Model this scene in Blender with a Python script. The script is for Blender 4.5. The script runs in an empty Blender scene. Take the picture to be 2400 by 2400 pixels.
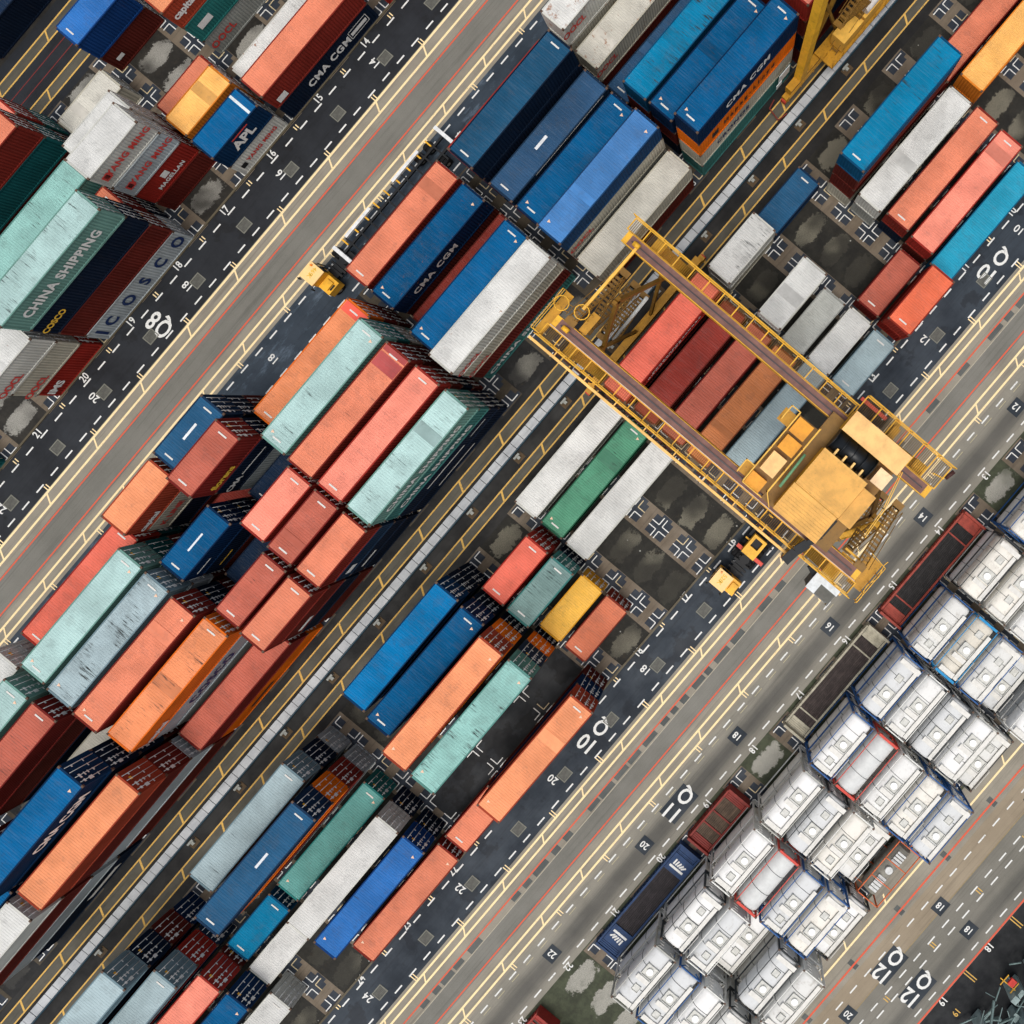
import bpy, bmesh, math, random
from mathutils import Vector, Matrix
random.seed(11)
S = bpy.context.scene
COL = S.collection
# yard frame: x runs along the containers (u), y = -v across them, z up
# ------------------------------------------------------------------ camera
F,CX,CY,RX,RY,RZ,X,Y,H = 1826.2361,1744.205,973.1859,-0.015383,-0.008084,-0.868039,-6.496124,-28.086335,72.053908
cam = bpy.data.objects.new('camera', bpy.data.cameras.new('camera')); COL.objects.link(cam)
cam.data.sensor_width = 36; cam.data.lens = 36*F/2400
cam.data.shift_x = 0.5-CX/2400; cam.data.shift_y = CY/2400-0.5
cam.data.clip_end = 2000
cam.rotation_euler = (RX,RY,RZ); cam.location = (X,Y,H)
S.camera = cam
# ------------------------------------------------------------------ light
w = bpy.data.worlds.new('World'); S.world = w; w.use_nodes = True
nt = w.node_tree; bg = nt.nodes['Background']
sky = nt.nodes.new('ShaderNodeTexSky'); sky.sky_type = 'NISHITA'; sky.sun_disc = False
SUN_EL, SUN_AZ = math.radians(74), math.radians(215)
sky.sun_elevation = SUN_EL; sky.sun_rotation = math.radians(90)-SUN_AZ
sky.air_density = 1.0; sky.dust_density = 4.5; sky.ozone_density = 1.0
hs = nt.nodes.new('ShaderNodeHueSaturation'); hs.inputs['Saturation'].default_value = .42   # thin cloud greys the sky
nt.links.new(sky.outputs[0], hs.inputs['Color']); nt.links.new(hs.outputs[0], bg.inputs[0]); bg.inputs[1].default_value = 0.15
sd = bpy.data.lights.new('sun','SUN'); sd.energy = 1.5; sd.angle = math.radians(35); sd.color = (1,0.955,0.89)
sun = bpy.data.objects.new('sun', sd); COL.objects.link(sun)
dv = Vector((math.cos(SUN_EL)*math.cos(SUN_AZ), math.cos(SUN_EL)*math.sin(SUN_AZ), math.sin(SUN_EL)))
sun.rotation_euler = dv.to_track_quat('Z','Y').to_euler()
S.view_settings.view_transform = 'Standard'; S.view_settings.look = 'None'
S.view_settings.exposure = EXPO = -0.12; S.view_settings.gamma = 1
S.render.engine = 'CYCLES'; S.render.resolution_x = S.render.resolution_y = 1024

# ------------------------------------------------------------------ materials
def lin(c):
    return tuple(((x/255)/12.92 if x/255 <= .04045 else ((x/255+.055)/1.055)**2.4) for x in c)
class NT:
    def __init__(s, name):
        s.m = bpy.data.materials.new(name); s.m.use_nodes = True; s.t = s.m.node_tree
        s.b = s.t.nodes['Principled BSDF']; s.tc = s.t.nodes.new('ShaderNodeTexCoord')
    def n(s, ty, **k):
        x = s.t.nodes.new(ty)
        for a, v in k.items(): setattr(x, a, v)
        return x
    def l(s, a, b): s.t.links.new(a, b)
    def val(s, sock, v):
        if isinstance(v, bpy.types.NodeSocket): s.l(v, sock)
        else: sock.default_value = v
    def math(s, op, a, b=0.0, c=0.0):
        x = s.n('ShaderNodeMath', operation=op); s.val(x.inputs[0], a); s.val(x.inputs[1], b); s.val(x.inputs[2], c); return x.outputs[0]
    def noise(s, vec, scale, detail=3, rough=.55):
        x = s.n('ShaderNodeTexNoise'); s.l(vec, x.inputs['Vector']); x.inputs['Scale'].default_value = scale
        x.inputs['Detail'].default_value = detail; x.inputs['Roughness'].default_value = rough; return x.outputs['Fac']
    def mapv(s, vec, scale=(1,1,1), loc=None):
        x = s.n('ShaderNodeMapping'); s.l(vec, x.inputs['Vector']); x.inputs['Scale'].default_value = scale
        if loc is not None: s.l(loc, x.inputs['Location'])
        return x.outputs[0]
    def ramp(s, f, a, b, c0=0.0, c1=1.0):
        x = s.n('ShaderNodeMapRange', interpolation_type='SMOOTHSTEP'); s.l(f, x.inputs[0])
        for i, v in zip((1,2,3,4), (a,b,c0,c1)): x.inputs[i].default_value = v
        return x.outputs[0]
    def mix(s, f, a, b, mode='MIX'):
        x = s.n('ShaderNodeMix', data_type='RGBA', blend_type=mode); s.val(x.inputs[0], f)
        for i, v in ((6,a),(7,b)):
            if isinstance(v, bpy.types.NodeSocket): s.l(v, x.inputs[i])
            else: x.inputs[i].default_value = (*v[:3],1)
        return x.outputs[2]
    def out(s, col, rough=.6, bump=None, bs=.3, metal=0):
        if isinstance(col, bpy.types.NodeSocket): s.l(col, s.b.inputs['Base Color'])
        else: s.b.inputs['Base Color'].default_value = (*col,1)
        s.val(s.b.inputs['Roughness'], rough); s.b.inputs['Metallic'].default_value = metal
        s.b.inputs['Specular IOR Level'].default_value = .3
        if bump is not None:
            x = s.n('ShaderNodeBump'); x.inputs['Strength'].default_value = bs; x.inputs['Distance'].default_value = .02
            s.l(bump, x.inputs['Height']); s.l(x.outputs[0], s.b.inputs['Normal'])
        return s.m
def rnd_vec(N):
    oi = N.n('ShaderNodeObjectInfo'); cb = N.n('ShaderNodeCombineXYZ')
    a = N.math('MULTIPLY', oi.outputs['Random'], 83.0); b = N.math('MULTIPLY', oi.outputs['Random'], 41.0)
    N.l(a, cb.inputs[0]); N.l(b, cb.inputs[1]); N.l(a, cb.inputs[2]); return cb.outputs[0], oi.outputs['Random']
MATS = {}
def paint(rgb, roof=False, rust=0.0, stain=.5):
    key = ('p', rgb, roof, rust, stain)
    if key in MATS: return MATS[key]
    N = NT('chalked_toplit_roof_paint' if roof else 'container_paint'); c = lin(rgb)  # roof colour holds chalky fading and the brightness of light from above
    loc, r = rnd_vec(N); v = N.mapv(N.tc.outputs['Object'], (1,1,1), loc)
    big = N.noise(v, .35, 4); fine = N.noise(v, 6, 5, .7)
    tone = N.math('ADD', N.ramp(big, .3, .7, .80, 1.08), N.math('MULTIPLY', N.math('SUBTRACT', fine, .5), .16))
    tone = N.math('MULTIPLY', tone, N.ramp(r, 0, 1, .93, 1.05))
    col = N.mix(1.0, c, tone, 'MULTIPLY')
    if roof:   # dark rub marks across the panel and dirt blotches
        sv = N.mapv(v, (3.2,.22,1)); st = N.noise(sv, 2.2, 5, .75); msk = N.noise(v, .55, 3)
        f = N.math('MULTIPLY', N.ramp(st, .56-.06*max(0,stain-.5), .70), N.ramp(msk, .53-.05*max(0,stain-.5), .66))
        col = N.mix(N.math('MULTIPLY', f, stain), col, (.03,.035,.035))
        sp = N.noise(v, 3.1, 4, .7)
        col = N.mix(N.ramp(sp, .70, .78, 0, .45*stain), col, (.06,.055,.05))
        # streaky fading along each corrugation
        fd = N.noise(N.mapv(v,(7,.35,1)), 1.6, 3)
        col = N.mix(N.ramp(fd, .45, .75, 0, .03), col, (.75,.76,.74))
        wr = N.noise(v, 11, 6, .85); wm = N.noise(v, .8, 4, .6)
        col = N.mix(N.math('MULTIPLY', N.ramp(wr, .55, .63), N.ramp(wm, .42, .66, .05, .5)), col, tuple(min(.8, x*.55+.12) for x in c))
        rs = N.noise(v, 4.2, 7, .8); col = N.mix(N.ramp(rs, .68, .75, 0, .55), col, (.20,.085,.04))
        pd = N.noise(v, .9, 5, .7); col = N.mix(N.ramp(pd, .55, .62, 0, .13), col, (.08,.075,.07))
    else:      # vertical dirt runs
        sv = N.mapv(v, (5,5,.25)); st = N.noise(sv, 2.0, 4, .7)
        col = N.mix(N.ramp(st, .55, .8, 0, .45), col, (.05,.04,.035))
    if rust > 0:
        rn = N.noise(v, 1.3, 6, .75)
        col = N.mix(N.ramp(rn, .66-.12*rust, .74-.08*rust, 0, .85), col, (.28,.10,.03))
    MATS[key] = N.out(col, .72, fine, .1); N.b.inputs['Specular IOR Level'].default_value = .05
    return MATS[key]
def plain(name, rgb, rough=.6, var=.2, scale=3.0, metal=0):
    key = (name, rgb)
    if key in MATS: return MATS[key]
    N = NT(name); c = lin(rgb); nz = N.noise(N.tc.outputs['Object'], scale, 5, .65)
    MATS[key] = N.out(N.mix(1.0, c, N.ramp(nz, .25, .75, 1-var, 1+var*.5), 'MULTIPLY'), rough, nz, .1, metal)
    return MATS[key]
YEL = None
def crane_yellow(rgb=(238,178,40), rust=.5):
    key = ('cy', rgb, rust)
    if key in MATS: return MATS[key]
    N = NT('crane_paint'); v = N.tc.outputs['Object']; c = lin(rgb)
    n1 = N.noise(v, .8, 5, .7); n2 = N.noise(v, 5, 5, .7)
    col = N.mix(1.0, c, N.ramp(n1, .3, .7, .75, 1.06), 'MULTIPLY')
    col = N.mix(N.ramp(n2, .56, .72, 0, rust), col, (.10,.045,.012))
    MATS[key] = N.out(col, .5, n2, .1); return MATS[key]

def ground_mat(name, a, b, sc=.6, fine=.18, tyre=None, specks=False, patch=None, wet=False):
    N = NT(name); v = N.tc.outputs['Object']
    n1 = N.noise(v, sc*.25, 6, .65); n2 = N.noise(v, 14, 5, .85); n3 = N.noise(N.mapv(v,(.05,1.3,1)), 1.6, 6, .7); n5 = N.noise(N.mapv(v,(.02,3.2,1)), 1.5, 5, .75)
    col = N.mix(N.ramp(n1, .15, .85), lin(a), lin(b))
    col = N.mix(N.ramp(n3, .5, .72, 0, .42), col, tuple(x*.4 for x in lin(a)))
    col = N.mix(N.ramp(n5, .52, .68, 0, .28), col, tuple(x*.35 for x in lin(a)))
    n6 = N.noise(v, 2.6, 8, .8); col = N.mix(N.ramp(n6, .62, .72, 0, .35), col, tuple(x*.35 for x in lin(a)))
    tone = N.math('ADD', 1.0, N.math('MULTIPLY', N.math('SUBTRACT', n2, .5), fine*4))
    col = N.mix(1.0, col, tone, 'MULTIPLY')
    if wet:
        w1 = N.noise(N.mapv(v,(.35,1.1,1)), .8, 6, .75); col = N.mix(N.ramp(w1, .52, .68, 0, .55), col, lin((96,112,128)))
    if tyre:
        sp = N.n('ShaderNodeSeparateXYZ'); N.l(v, sp.inputs[0])
        for yc, wd, st in tyre:
            d = N.math('ABSOLUTE', N.math('SUBTRACT', sp.outputs[1], -yc))
            d = N.math('ADD', d, N.math('MULTIPLY', N.math('SUBTRACT', n3, .5), 1.6))
            col = N.mix(N.ramp(d, wd*.15, wd, st, 0), col, (.02,.022,.025))
    if patch:
        n4 = N.noise(v, patch[0], 5, .6); col = N.mix(N.ramp(n4, patch[1], patch[1]+.05, 0, patch[3]), col, lin(patch[2]))
    if specks:
        vo = N.n('ShaderNodeTexVoronoi'); vo.inputs['Scale'].default_value = .9; N.l(v, vo.inputs['Vector'])
        col = N.mix(N.ramp(vo.outputs['Distance'], .03, .06, .8, 0), col, (.5,.5,.46))
    return N.out(col, N.ramp(n1, .3, .7, .8, .55), n2, .25)
def bay_mat(name, v0, dark, grav, amt, u0=0.0):
    N = NT(name); v = N.tc.outputs['Object']; sp = N.n('ShaderNodeSeparateXYZ'); N.l(v, sp.inputs[0])
    fu = N.math('FRACT', N.math('DIVIDE', N.math('ADD', sp.outputs[0], 668.0), 6.68))
    fv = N.math('FRACT', N.math('DIVIDE', N.math('ADD', N.math('MULTIPLY', sp.outputs[1], -1.0), 290.0-v0), 2.9))
    du = N.math('ABSOLUTE', N.math('SUBTRACT', fu, .5)); dvv = N.math('ABSOLUTE', N.math('SUBTRACT', fv, .46))
    du = N.math('MULTIPLY', N.math('SUBTRACT', du, 0.0), 3.3); dvv = N.math('MULTIPLY', dvv, 2.9)
    d = N.math('POWER', N.math('ADD', N.math('POWER', du, 3.0), N.math('POWER', dvv, 3.0)), .333)
    n1 = N.noise(v, 1.3, 8, .75); n2 = N.noise(v, 16, 4, .85); n3 = N.noise(v, .13, 3); n4 = N.noise(v, .6, 8, .75)
    d = N.math('ADD', d, N.math('MULTIPLY', N.math('SUBTRACT', n1, .5), 1.6))
    m = N.math('MULTIPLY', N.ramp(d, .8, .9, 1, 0), N.ramp(n3, .62-amt*.4, .78-amt*.4, 0.12, 1))
    base = N.mix(N.ramp(n4, .35, .7), lin(dark), tuple(x*2.4 for x in lin(dark)))
    base = N.mix(N.ramp(n1, .55, .8, 0, .5), base, lin((70,58,38)))
    g = N.mix(1.0, lin(grav), N.ramp(n2, .25, .75, .45, 1.35), 'MULTIPLY')
    g = N.mix(N.ramp(n4, .5, .75, 0, .45), g, lin((62,66,52)))
    col = N.mix(m, base, g)
    col = N.mix(1.0, col, N.ramp(n2, .2, .8, .75, 1.2), 'MULTIPLY')
    vo = N.n('ShaderNodeTexVoronoi'); vo.inputs['Scale'].default_value = .55; N.l(v, vo.inputs['Vector'])
    col = N.mix(N.ramp(vo.outputs['Distance'], .03, .055, .7, 0), col, (.5,.5,.45))
    return N.out(col, .75, n2, .5)

# ------------------------------------------------------------------ mesh helpers (u, v, z in metres)
class MB:
    def __init__(s): s.bm = bmesh.new()
    def box(s, u0, u1, v0, v1, z0, z1):
        vs = [s.bm.verts.new((u, -v, z)) for z in (z0,z1) for u, v in ((u0,v1),(u1,v1),(u1,v0),(u0,v0))]
        for f in ((3,2,1,0),(4,5,6,7),(0,1,5,4),(1,2,6,5),(2,3,7,6),(3,0,4,7)): s.bm.faces.new([vs[i] for i in f])
        return s
    def bar(s, a, b, t=.1, t2=None, up=None):
        a = Vector((a[0],-a[1],a[2])); b = Vector((b[0],-b[1],b[2])); d = b-a; L = d.length
        if L < 1e-6: return s
        t2 = t2 or t; z = d.normalized(); up = Vector((0,0,1)) if abs(z.z) < .99 else Vector((1,0,0))
        x = up.cross(z).normalized(); y = z.cross(x)
        vs = [s.bm.verts.new(p + x*i*t/2 + y*j*t2/2) for p in (a,b) for i, j in ((-1,-1),(1,-1),(1,1),(-1,1))]
        for f in ((3,2,1,0),(4,5,6,7),(0,1,5,4),(1,2,6,5),(2,3,7,6),(3,0,4,7)): s.bm.faces.new([vs[i] for i in f])
        return s
    def tube(s, a, b, r, n=10, r2=None, cap=True):
        a = Vector((a[0],-a[1],a[2])); b = Vector((b[0],-b[1],b[2])); z = (b-a).normalized(); r2 = r if r2 is None else r2
        up = Vector((0,0,1)) if abs(z.z) < .99 else Vector((1,0,0)); x = up.cross(z).normalized(); y = z.cross(x)
        A = [s.bm.verts.new(a + (x*math.cos(2*math.pi*i/n)+y*math.sin(2*math.pi*i/n))*r) for i in range(n)]
        B = [s.bm.verts.new(b + (x*math.cos(2*math.pi*i/n)+y*math.sin(2*math.pi*i/n))*r2) for i in range(n)]
        for i in range(n):
            f = s.bm.faces.new((A[i],A[(i+1)%n],B[(i+1)%n],B[i])); f.smooth = True
        if cap: s.bm.faces.new(A[::-1]); s.bm.faces.new(B)
        return s
    def path(s, pts, t=.05):
        for a, b in zip(pts, pts[1:]): s.bar(a, b, t)
        return s
    def quad(s, pts, z):
        s.bm.faces.new([s.bm.verts.new((u,-v,z)) for u, v in pts]); return s
    def rect(s, u0, u1, v0, v1, z): return s.quad(((u0,v1),(u1,v1),(u1,v0),(u0,v0)), z)
    def build(s, name, mat, parent=None, loc=None, slots=None):
        me = bpy.data.meshes.new(name); bmesh.ops.recalc_face_normals(s.bm, faces=s.bm.faces) if not getattr(s,'flat',False) else None
        s.bm.to_mesh(me); s.bm.free(); me.materials.append(mat)
        o = bpy.data.objects.new(name, me); COL.objects.link(o)
        if parent: o.parent = parent
        if loc: o.location = loc
        return o
def flat():
    m = MB(); m.flat = True; return m
def struct(o, kind='structure'): o['kind'] = kind; return o
def thing(name, label, cat, loc=(0,0,0), rz=0, group=None):
    o = bpy.data.objects.new(name, None); COL.objects.link(o); o.empty_display_size = .5
    o.location = (loc[0], -loc[1], loc[2]); o.rotation_euler = (0,0,rz); o['label'] = label; o['category'] = cat
    if group: o['group'] = group
    return o
def tagm(o, label, cat, group=None):
    o['label'] = label; o['category'] = cat
    if group: o['group'] = group
    return o
_txt = {}
def text_mesh(body, size, spacing=1.0, bold=.0, ext=0.0):
    key = (body, size, spacing, bold, ext)
    if key in _txt: return _txt[key]
    c = bpy.data.curves.new('t','FONT'); c.body = body; c.size = size; c.space_character = spacing
    c.align_x = 'CENTER'; c.align_y = 'CENTER'; c.offset = bold; c.extrude = ext; c.resolution_u = 3
    o = bpy.data.objects.new('t', c); COL.objects.link(o); bpy.context.view_layer.update()
    me = bpy.data.meshes.new_from_object(o.evaluated_get(bpy.context.evaluated_depsgraph_get()))
    COL.objects.unlink(o); bpy.data.objects.remove(o); me.name = 'lettering'; _txt[key] = me; return me
def text_obj(name, body, size, mat, loc, rot, parent=None, spacing=1.0, bold=0.0):
    me = text_mesh(body, size, spacing, bold).copy(); me.materials.clear(); me.materials.append(mat)
    o = bpy.data.objects.new(name, me); COL.objects.link(o)
    if parent: o.parent = parent
    o.location = (loc[0], -loc[1], loc[2]); o.rotation_euler = rot; return o
def worn(name, rgb, under, amt=.6):
    N = NT(name); v = N.tc.outputs['Object']; n = N.noise(v, 9, 6, .8); n2 = N.noise(v, .7, 4, .6)
    f = N.math('MULTIPLY', N.ramp(n, .5, .62), N.ramp(n2, .42, .66, .12, 1))
    return N.out(N.mix(N.math('MULTIPLY', f, amt), lin(rgb), lin(under)), .75)
WHITEP = worn('white_marking_paint', (222,222,218), (120,122,124), .7)
REDP = worn('red_marking_paint', (196,58,52), (160,140,134), .7)
NAVYP = plain('navy_marking_paint', (22,45,90), .6, .1)
YELP = plain('yellow_marking_paint', (225,180,60), .6, .1)
BLACKP = plain('black_marking_paint', (25,25,28), .6, .1)

# ------------------------------------------------------------------ ground
P = 6.68
U0, U1 = -112.0, 52.0
asph = ground_mat('dark_wet_asphalt', (30,36,44), (50,60,70), .9, .14, patch=(.35,.55,(24,30,38),.7))
asph8 = ground_mat('black_asphalt', (24,26,30), (38,42,48), .9, .12, patch=(.35,.6,(18,19,22),.6))
conc = ground_mat('worn_concrete_lane', (126,120,108), (152,145,130), .8, .24)
concg = ground_mat('grey_asphalt_lane', (106,105,98), (122,120,112), .8, .24)
concd = ground_mat('dark_concrete', (44,44,40), (78,74,62), 1.3, .2)
conc11 = ground_mat('stained_concrete_lane', (118,115,106), (142,137,124), .6, .24, tyre=((48.3,1.4,.62),(45.95,.3,.1)))
conc12 = ground_mat('grey_outer_lane', (106,104,96), (126,122,112), .6, .24, tyre=((77.0,1.0,.4),))
brown = ground_mat('brown_lane', (134,121,102), (152,138,116), .8, .12, patch=(.12,.62,(120,100,60),.7))
black = ground_mat('black_quay_ground', (14,16,20), (28,31,34), 2.5, .3)
def strip(name, v0, v1, z, mat, a=U0, b=U1): return struct(flat().rect(a, b, v0, v1, z).build(name, mat))
g = flat(); g.rect(-420, 340, -360, 420, 0.0); struct(g.build('ground', concg))
Z1, Z2, Z3, Z4 = .006, .012, .018, .024
b7 = bay_mat('bay_ground_brown', -19.7, (30,28,24), (150,148,140), .55)
b9 = bay_mat('bay_ground_dark', -4.8, (22,22,22), (120,118,110), .5)
b10 = bay_mat('bay_ground_mossy', 18.6, (26,25,21), (112,108,94), .42)
b11 = bay_mat('bay_ground_gravel', 50.3, (48,52,38), (158,156,146), .75)
strip('bay_ground', -60, -43.0, Z1, b7); strip('road', -43.0, -36.8, Z1, asph8)
strip('bay_ground', -36.8, -19.62, Z1, b7)
strip('road', -19.62, -15.22, Z1, asph8)
strip('pavement', -15.22, -13.35, Z1, conc); strip('road', -13.35, -10.95, Z1, concg); strip('pavement', -10.95, -9.0, Z1, conc)
strip('road', -9.0, -4.95, Z1, ground_mat('wet_lane_asphalt', (34,44,54), (52,64,76), .9, .14, wet=True))
strip('bay_ground', -4.95, 12.45, Z1, b9)
strip('rail_strip', 12.45, 18.5, Z1, ground_mat('oily_black_ground', (18,18,20), (34,33,30), 1.2, .2))
strip('bay_ground', 18.5, 35.75, Z1, b10)
strip('road', 35.75, 39.72, Z1, asph)
strip('pavement', 39.72, 41.55, Z1, conc); strip('road', 41.55, 42.4, Z1, conc); strip('road', 42.4, 44.15, Z1, concg); strip('pavement', 44.15, 46.1, Z1, conc)
strip('road', 46.1, 50.0, Z1, conc11); strip('bay_ground', 50.0, 67.4, Z1, b11)
strip('pavement', 67.4, 70.9, Z1, concd if False else conc); strip('road', 70.9, 73.25, Z1, brown); strip('road', 73.25, 78.7, Z1, conc12)
strip('quay_ground', 78.7, 130, Z1, black)
# crane rail strips of pale concrete between their yellow lines
for a, b in ((13.15,14.0),(16.7,17.43),(-38.4,-37.6),(-42.0,-41.2)):
    strip('rail_foundation', a, b, Z2, ground_mat('rail_concrete', (70,68,60), (92,88,76), 1.0, .2))
struct(flat().rect(-53.2,-34.6,30.0,33.3,Z2).build('wet_ground', black)) if False else None
# darker repair patches along the seam of the centre lane
pm = ground_mat('repair_patch', (70,76,76), (92,94,90), 1, .15); m = flat()
u = -100
while u < 45:
    L = random.uniform(.7, 1.9)
    if random.random() < .72: m.rect(u, u+L, 41.78, 42.34+random.uniform(-.12,.02), Z2)
    u += L + random.uniform(.15, .9)
struct(m.build('road_patch', pm))
m = flat(); u = -100
while u < 45:
    m.rect(u, u+.55, 69.75, 70.75, Z2); u += 6.68
struct(m.build('drain_cover', pm))
struct(flat().rect(-53.2,-34.6,30.0,33.0,Z3+.001).build('wet_ground', ground_mat('wet_black_ground',(18,20,24),(40,44,48),.9,.2,patch=(.3,.5,(12,14,17),.9))))
# kerbs
kb = ground_mat('kerb_concrete', (74,66,50), (100,92,74), 1.5, .2)
for v in (-19.66, 35.72): struct(MB().box(U0, U1, v-.09, v+.09, 0, .11).build('kerb', kb))
for v in (42.4,): strip('seam', v-.035, v+.035, Z3, plain('seam_filler', (176,168,150), .8))
strip('seam', 73.2, 73.27, Z3, plain('seam_filler2', (150,132,96), .8))
# concrete cross beams carrying the corner marks of every slot
bl = ground_mat('beam_concrete_tan', (92,80,66), (122,110,94), 1.4, .2)
bd = ground_mat('beam_concrete_dark', (52,46,36), (84,74,58), 1.4, .2)
pad = ground_mat('corner_pad_dark', (34,40,50), (48,56,66), 1.4, .15)
BLK = {8:(-19.7-2.44-5*2.92, 2.92, 6), 9:(-4.74, 2.9, 6), 10:(18.6, 2.9, 6), 11:(50.3, 2.86, 6)}
wl, yl = flat(), flat()
for b, (v0, pt, nc) in BLK.items():
    m, q = flat(), flat(); ve = v0+pt*nc
    for k in range(-17, 8):
        uc = k*P
        if b == 11 and k < -8.5: continue
        m.rect(uc-1.35, uc+1.35, v0-.2, ve-.3, Z2)
        for j in range(nc+1):
            vc = v0 + j*pt - (pt-2.44)/2
            lo, hi = (0 if j == 0 else -.95), (0 if j == nc else .95)
            if j == 0: vc = v0-.05
            if j == nc: vc = v0+pt*nc-(pt-2.44)+.05
            q.rect(uc-.95, uc+.95, vc+lo, vc+hi, Z3)
            if random.random() < .6: q.rect(uc+.95, uc+1.3, vc+max(lo,-.4), vc+min(hi,.6), Z3)
            g2 = (pt-2.44)/2-.05; gu = .25
            for su in (-1,1):
                for sv in (-1,1):
                    if (j == 0 and sv < 0) or (j == nc and sv > 0): continue
                    T = wl if (su < 0 or random.random() < .7) else yl
                    ca, cv = uc+su*gu, vc+sv*g2
                    a, c_ = sorted((ca, ca+su*.8)); T.rect(a, c_, cv-.045, cv+.045, Z4)
                    a, c_ = sorted((cv, cv+sv*.8)); T.rect(ca-.045, ca+.045, a, c_, Z4+.002)
        # mid slot ticks on the block edge
    struct(m.build('concrete_beam', bl if b in (8,10,11) else bd)); struct(q.build('corner_pad', pad))
WM = worn('white_road_paint', (224,224,220), (96,96,92), .8); YM = worn('yellow_road_paint', (248,222,170), (150,138,116), .7)
YM2 = worn('worn_yellow_road_paint', (214,172,90), (66,60,48), .9); RM = worn('red_road_paint', (216,92,66), (120,84,70), .8)
struct(wl.build('corner_marks', WM)); struct(yl.build('corner_marks', plain('faded_cream_marks',(206,188,150),.7,.3,5)))
# painted lines
def lines(vs, wd, mat, name, z=Z3):
    m = flat()
    for v in vs: m.rect(U0, U1, v-wd/2, v+wd/2, z)
    struct(m.build(name, mat))
lines((-15.06,-14.1,-10.22,-9.42,40.08,40.82,44.93,45.75,68.9), .19, YM, 'yellow_lines')
lines((13.07,14.07,16.64,17.5,-42.04,-41.15,-38.5,-37.6), .13, YM2, 'yellow_lines')
lines((-13.22,-11.12,41.7,43.97), .13, RM, 'red_lines'); lines((70.32,78.58), .17, RM, 'red_lines')
lines((-40.3,-39.38), .07, plain('dull_red_paint', (120,42,38), .7), 'red_lines')
def diags(v0, v1, u_at, pitch, mat, k0=-20, k1=20, du=.5, wd=.13):
    m = flat()
    for k in range(k0, k1):
        u = u_at + k*pitch
        if not U0 < u < U1: continue
        m.quad(((u-wd*.7,v0),(u-du-wd*.7,v1),(u-du+wd*.7,v1),(u+wd*.7,v0)), Z3+.002)
    struct(m.build('yellow_diagonals', mat))
diags(-15.0,-14.17,-.15,6.72,YM); diags(-10.15,-9.5,2.63,5.72,YM)
diags(13.12,14.0,11.61,5.75,YM2,wd=.16); diags(16.7,17.43,13.41,5.75,YM2,wd=.16)
diags(40.15,40.75,13.81,5.7,YM); diags(45.0,45.68,13.35,5.68,YM); diags(-42,-41.2,-21.4,6.7,YM2); diags(-38.45,-37.65,-25.4,6.7,YM2); diags(68.1,68.85,-32.74,5.7,YM)
def dashes(v, u_at, mat=WM, pitch=2.06, L=1.0, wd=.14, name='lane_dashes', z=Z3+.002, skip=0):
    m = flat()
    for k in range(-60, 40):
        u = u_at + k*pitch
        if U0 < u < U1 and not (skip and k % skip == 0): m.rect(u-L/2, u+L/2, v-wd/2, v+wd/2, z)
    struct(m.build(name, mat))
for v, u in ((-18.7,-8.63),(-15.79,-8.62),(-8.55,-.43),(-5.6,-.43),(36.29,15.88),(39.24,17.91),(46.55,7.17),(49.43,7.38),(71.8,-24.89),(74.39,-22.87),(77.89,-24.76)): dashes(v, u)
dashes(46.9, 7.17, plain('thin_yellow_paint',(186,176,140),.7), wd=.05); dashes(75.27, -23.03)
def ticks(v0, v1, mat, u_off=0.0, name='slot_ticks'):
    m = flat()
    for k in range(-16, 8):
        for d in (-.14,.14): m.rect(k*P+u_off+d-.05, k*P+u_off+d+.05, v0, v1, Z3+.004)
    struct(m.build(name, mat))
ticks(-15.65,-15.14,YM); ticks(-9.34,-8.8,YM); ticks(-19.3,-18.85,YM); ticks(35.85,36.2,YM); ticks(39.3,40.0,YM); ticks(45.83,46.4,YM); ticks(74.5,75.1,YM2); ticks(78.7,80.1,YM2)
# lane numbers and letters
def gtext(s, u, v, size, rot, mat=WM, box=None, z=Z4+.004, sp=1.05, bold=.03, sx=.86):
    if box: struct(flat().rect(u-box[0], u+box[0], v-box[1], v+box[1], z-.004).build('number_panel', BOXM))
    o = text_obj('road_number', s, size*.95, mat, (u,v,z), (0,0,math.radians(rot)), None, sp, bold*.6); o.scale = (sx,1,1); struct(o)
BOXM = ground_mat('number_panel_asphalt', (34,42,50), (46,54,62), 1.2, .12)
for k in range(9, 27):
    u = -(k-13.5)*P
    gtext(str(k), u-.05, -19.18, 1.0, 0); gtext(str(k), u-.05, 35.98, 1.0, 0)
    gtext(str(k), u-.05, 49.95, .95, 180)
    if k % 2 == 0:
        gtext(str(k), u-.85, -17.35, 1.1, 90); gtext(str(k), u-.85, 37.55, 1.1, 90); gtext(str(k), u-.9, -7.1, 1.1, 90)
        if k != 19: gtext(str(k), u-.1, 48.05, .95, 90, box=(.75,.62))
        gtext(str(k), u-.1, 72.97, .95, 90, box=(.75,.62)); gtext(str(k), u-.1, 76.47, .95, 90, box=(.75,.62))
    gtext(str(k), u-.1, 78.95, 1.0, 180)
    if k in (19,20): gtext(str(k), u-.1, 80.6, .9, 180, YM2)
def biglane(a, u, v, box=True, sz=2.15):
    if box: struct(flat().rect(u-1.75, u+1.75, v-.93, v+.93, Z4).build('number_panel', BOXM))
    gtext(a, u-1.0, v, 2.25, 90, sp=1.0, bold=.08, sx=.8); gtext('Q', u+1.0, v, 2.25, 90, bold=.08, sx=.74)
biglane('12', -37.5, 72.9); biglane('12', -37.5, 76.4); biglane('11', -38.5, 48.0); biglane('10', -38.65, 37.85, False); biglane('10', 18.55, 37.95, False)
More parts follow.
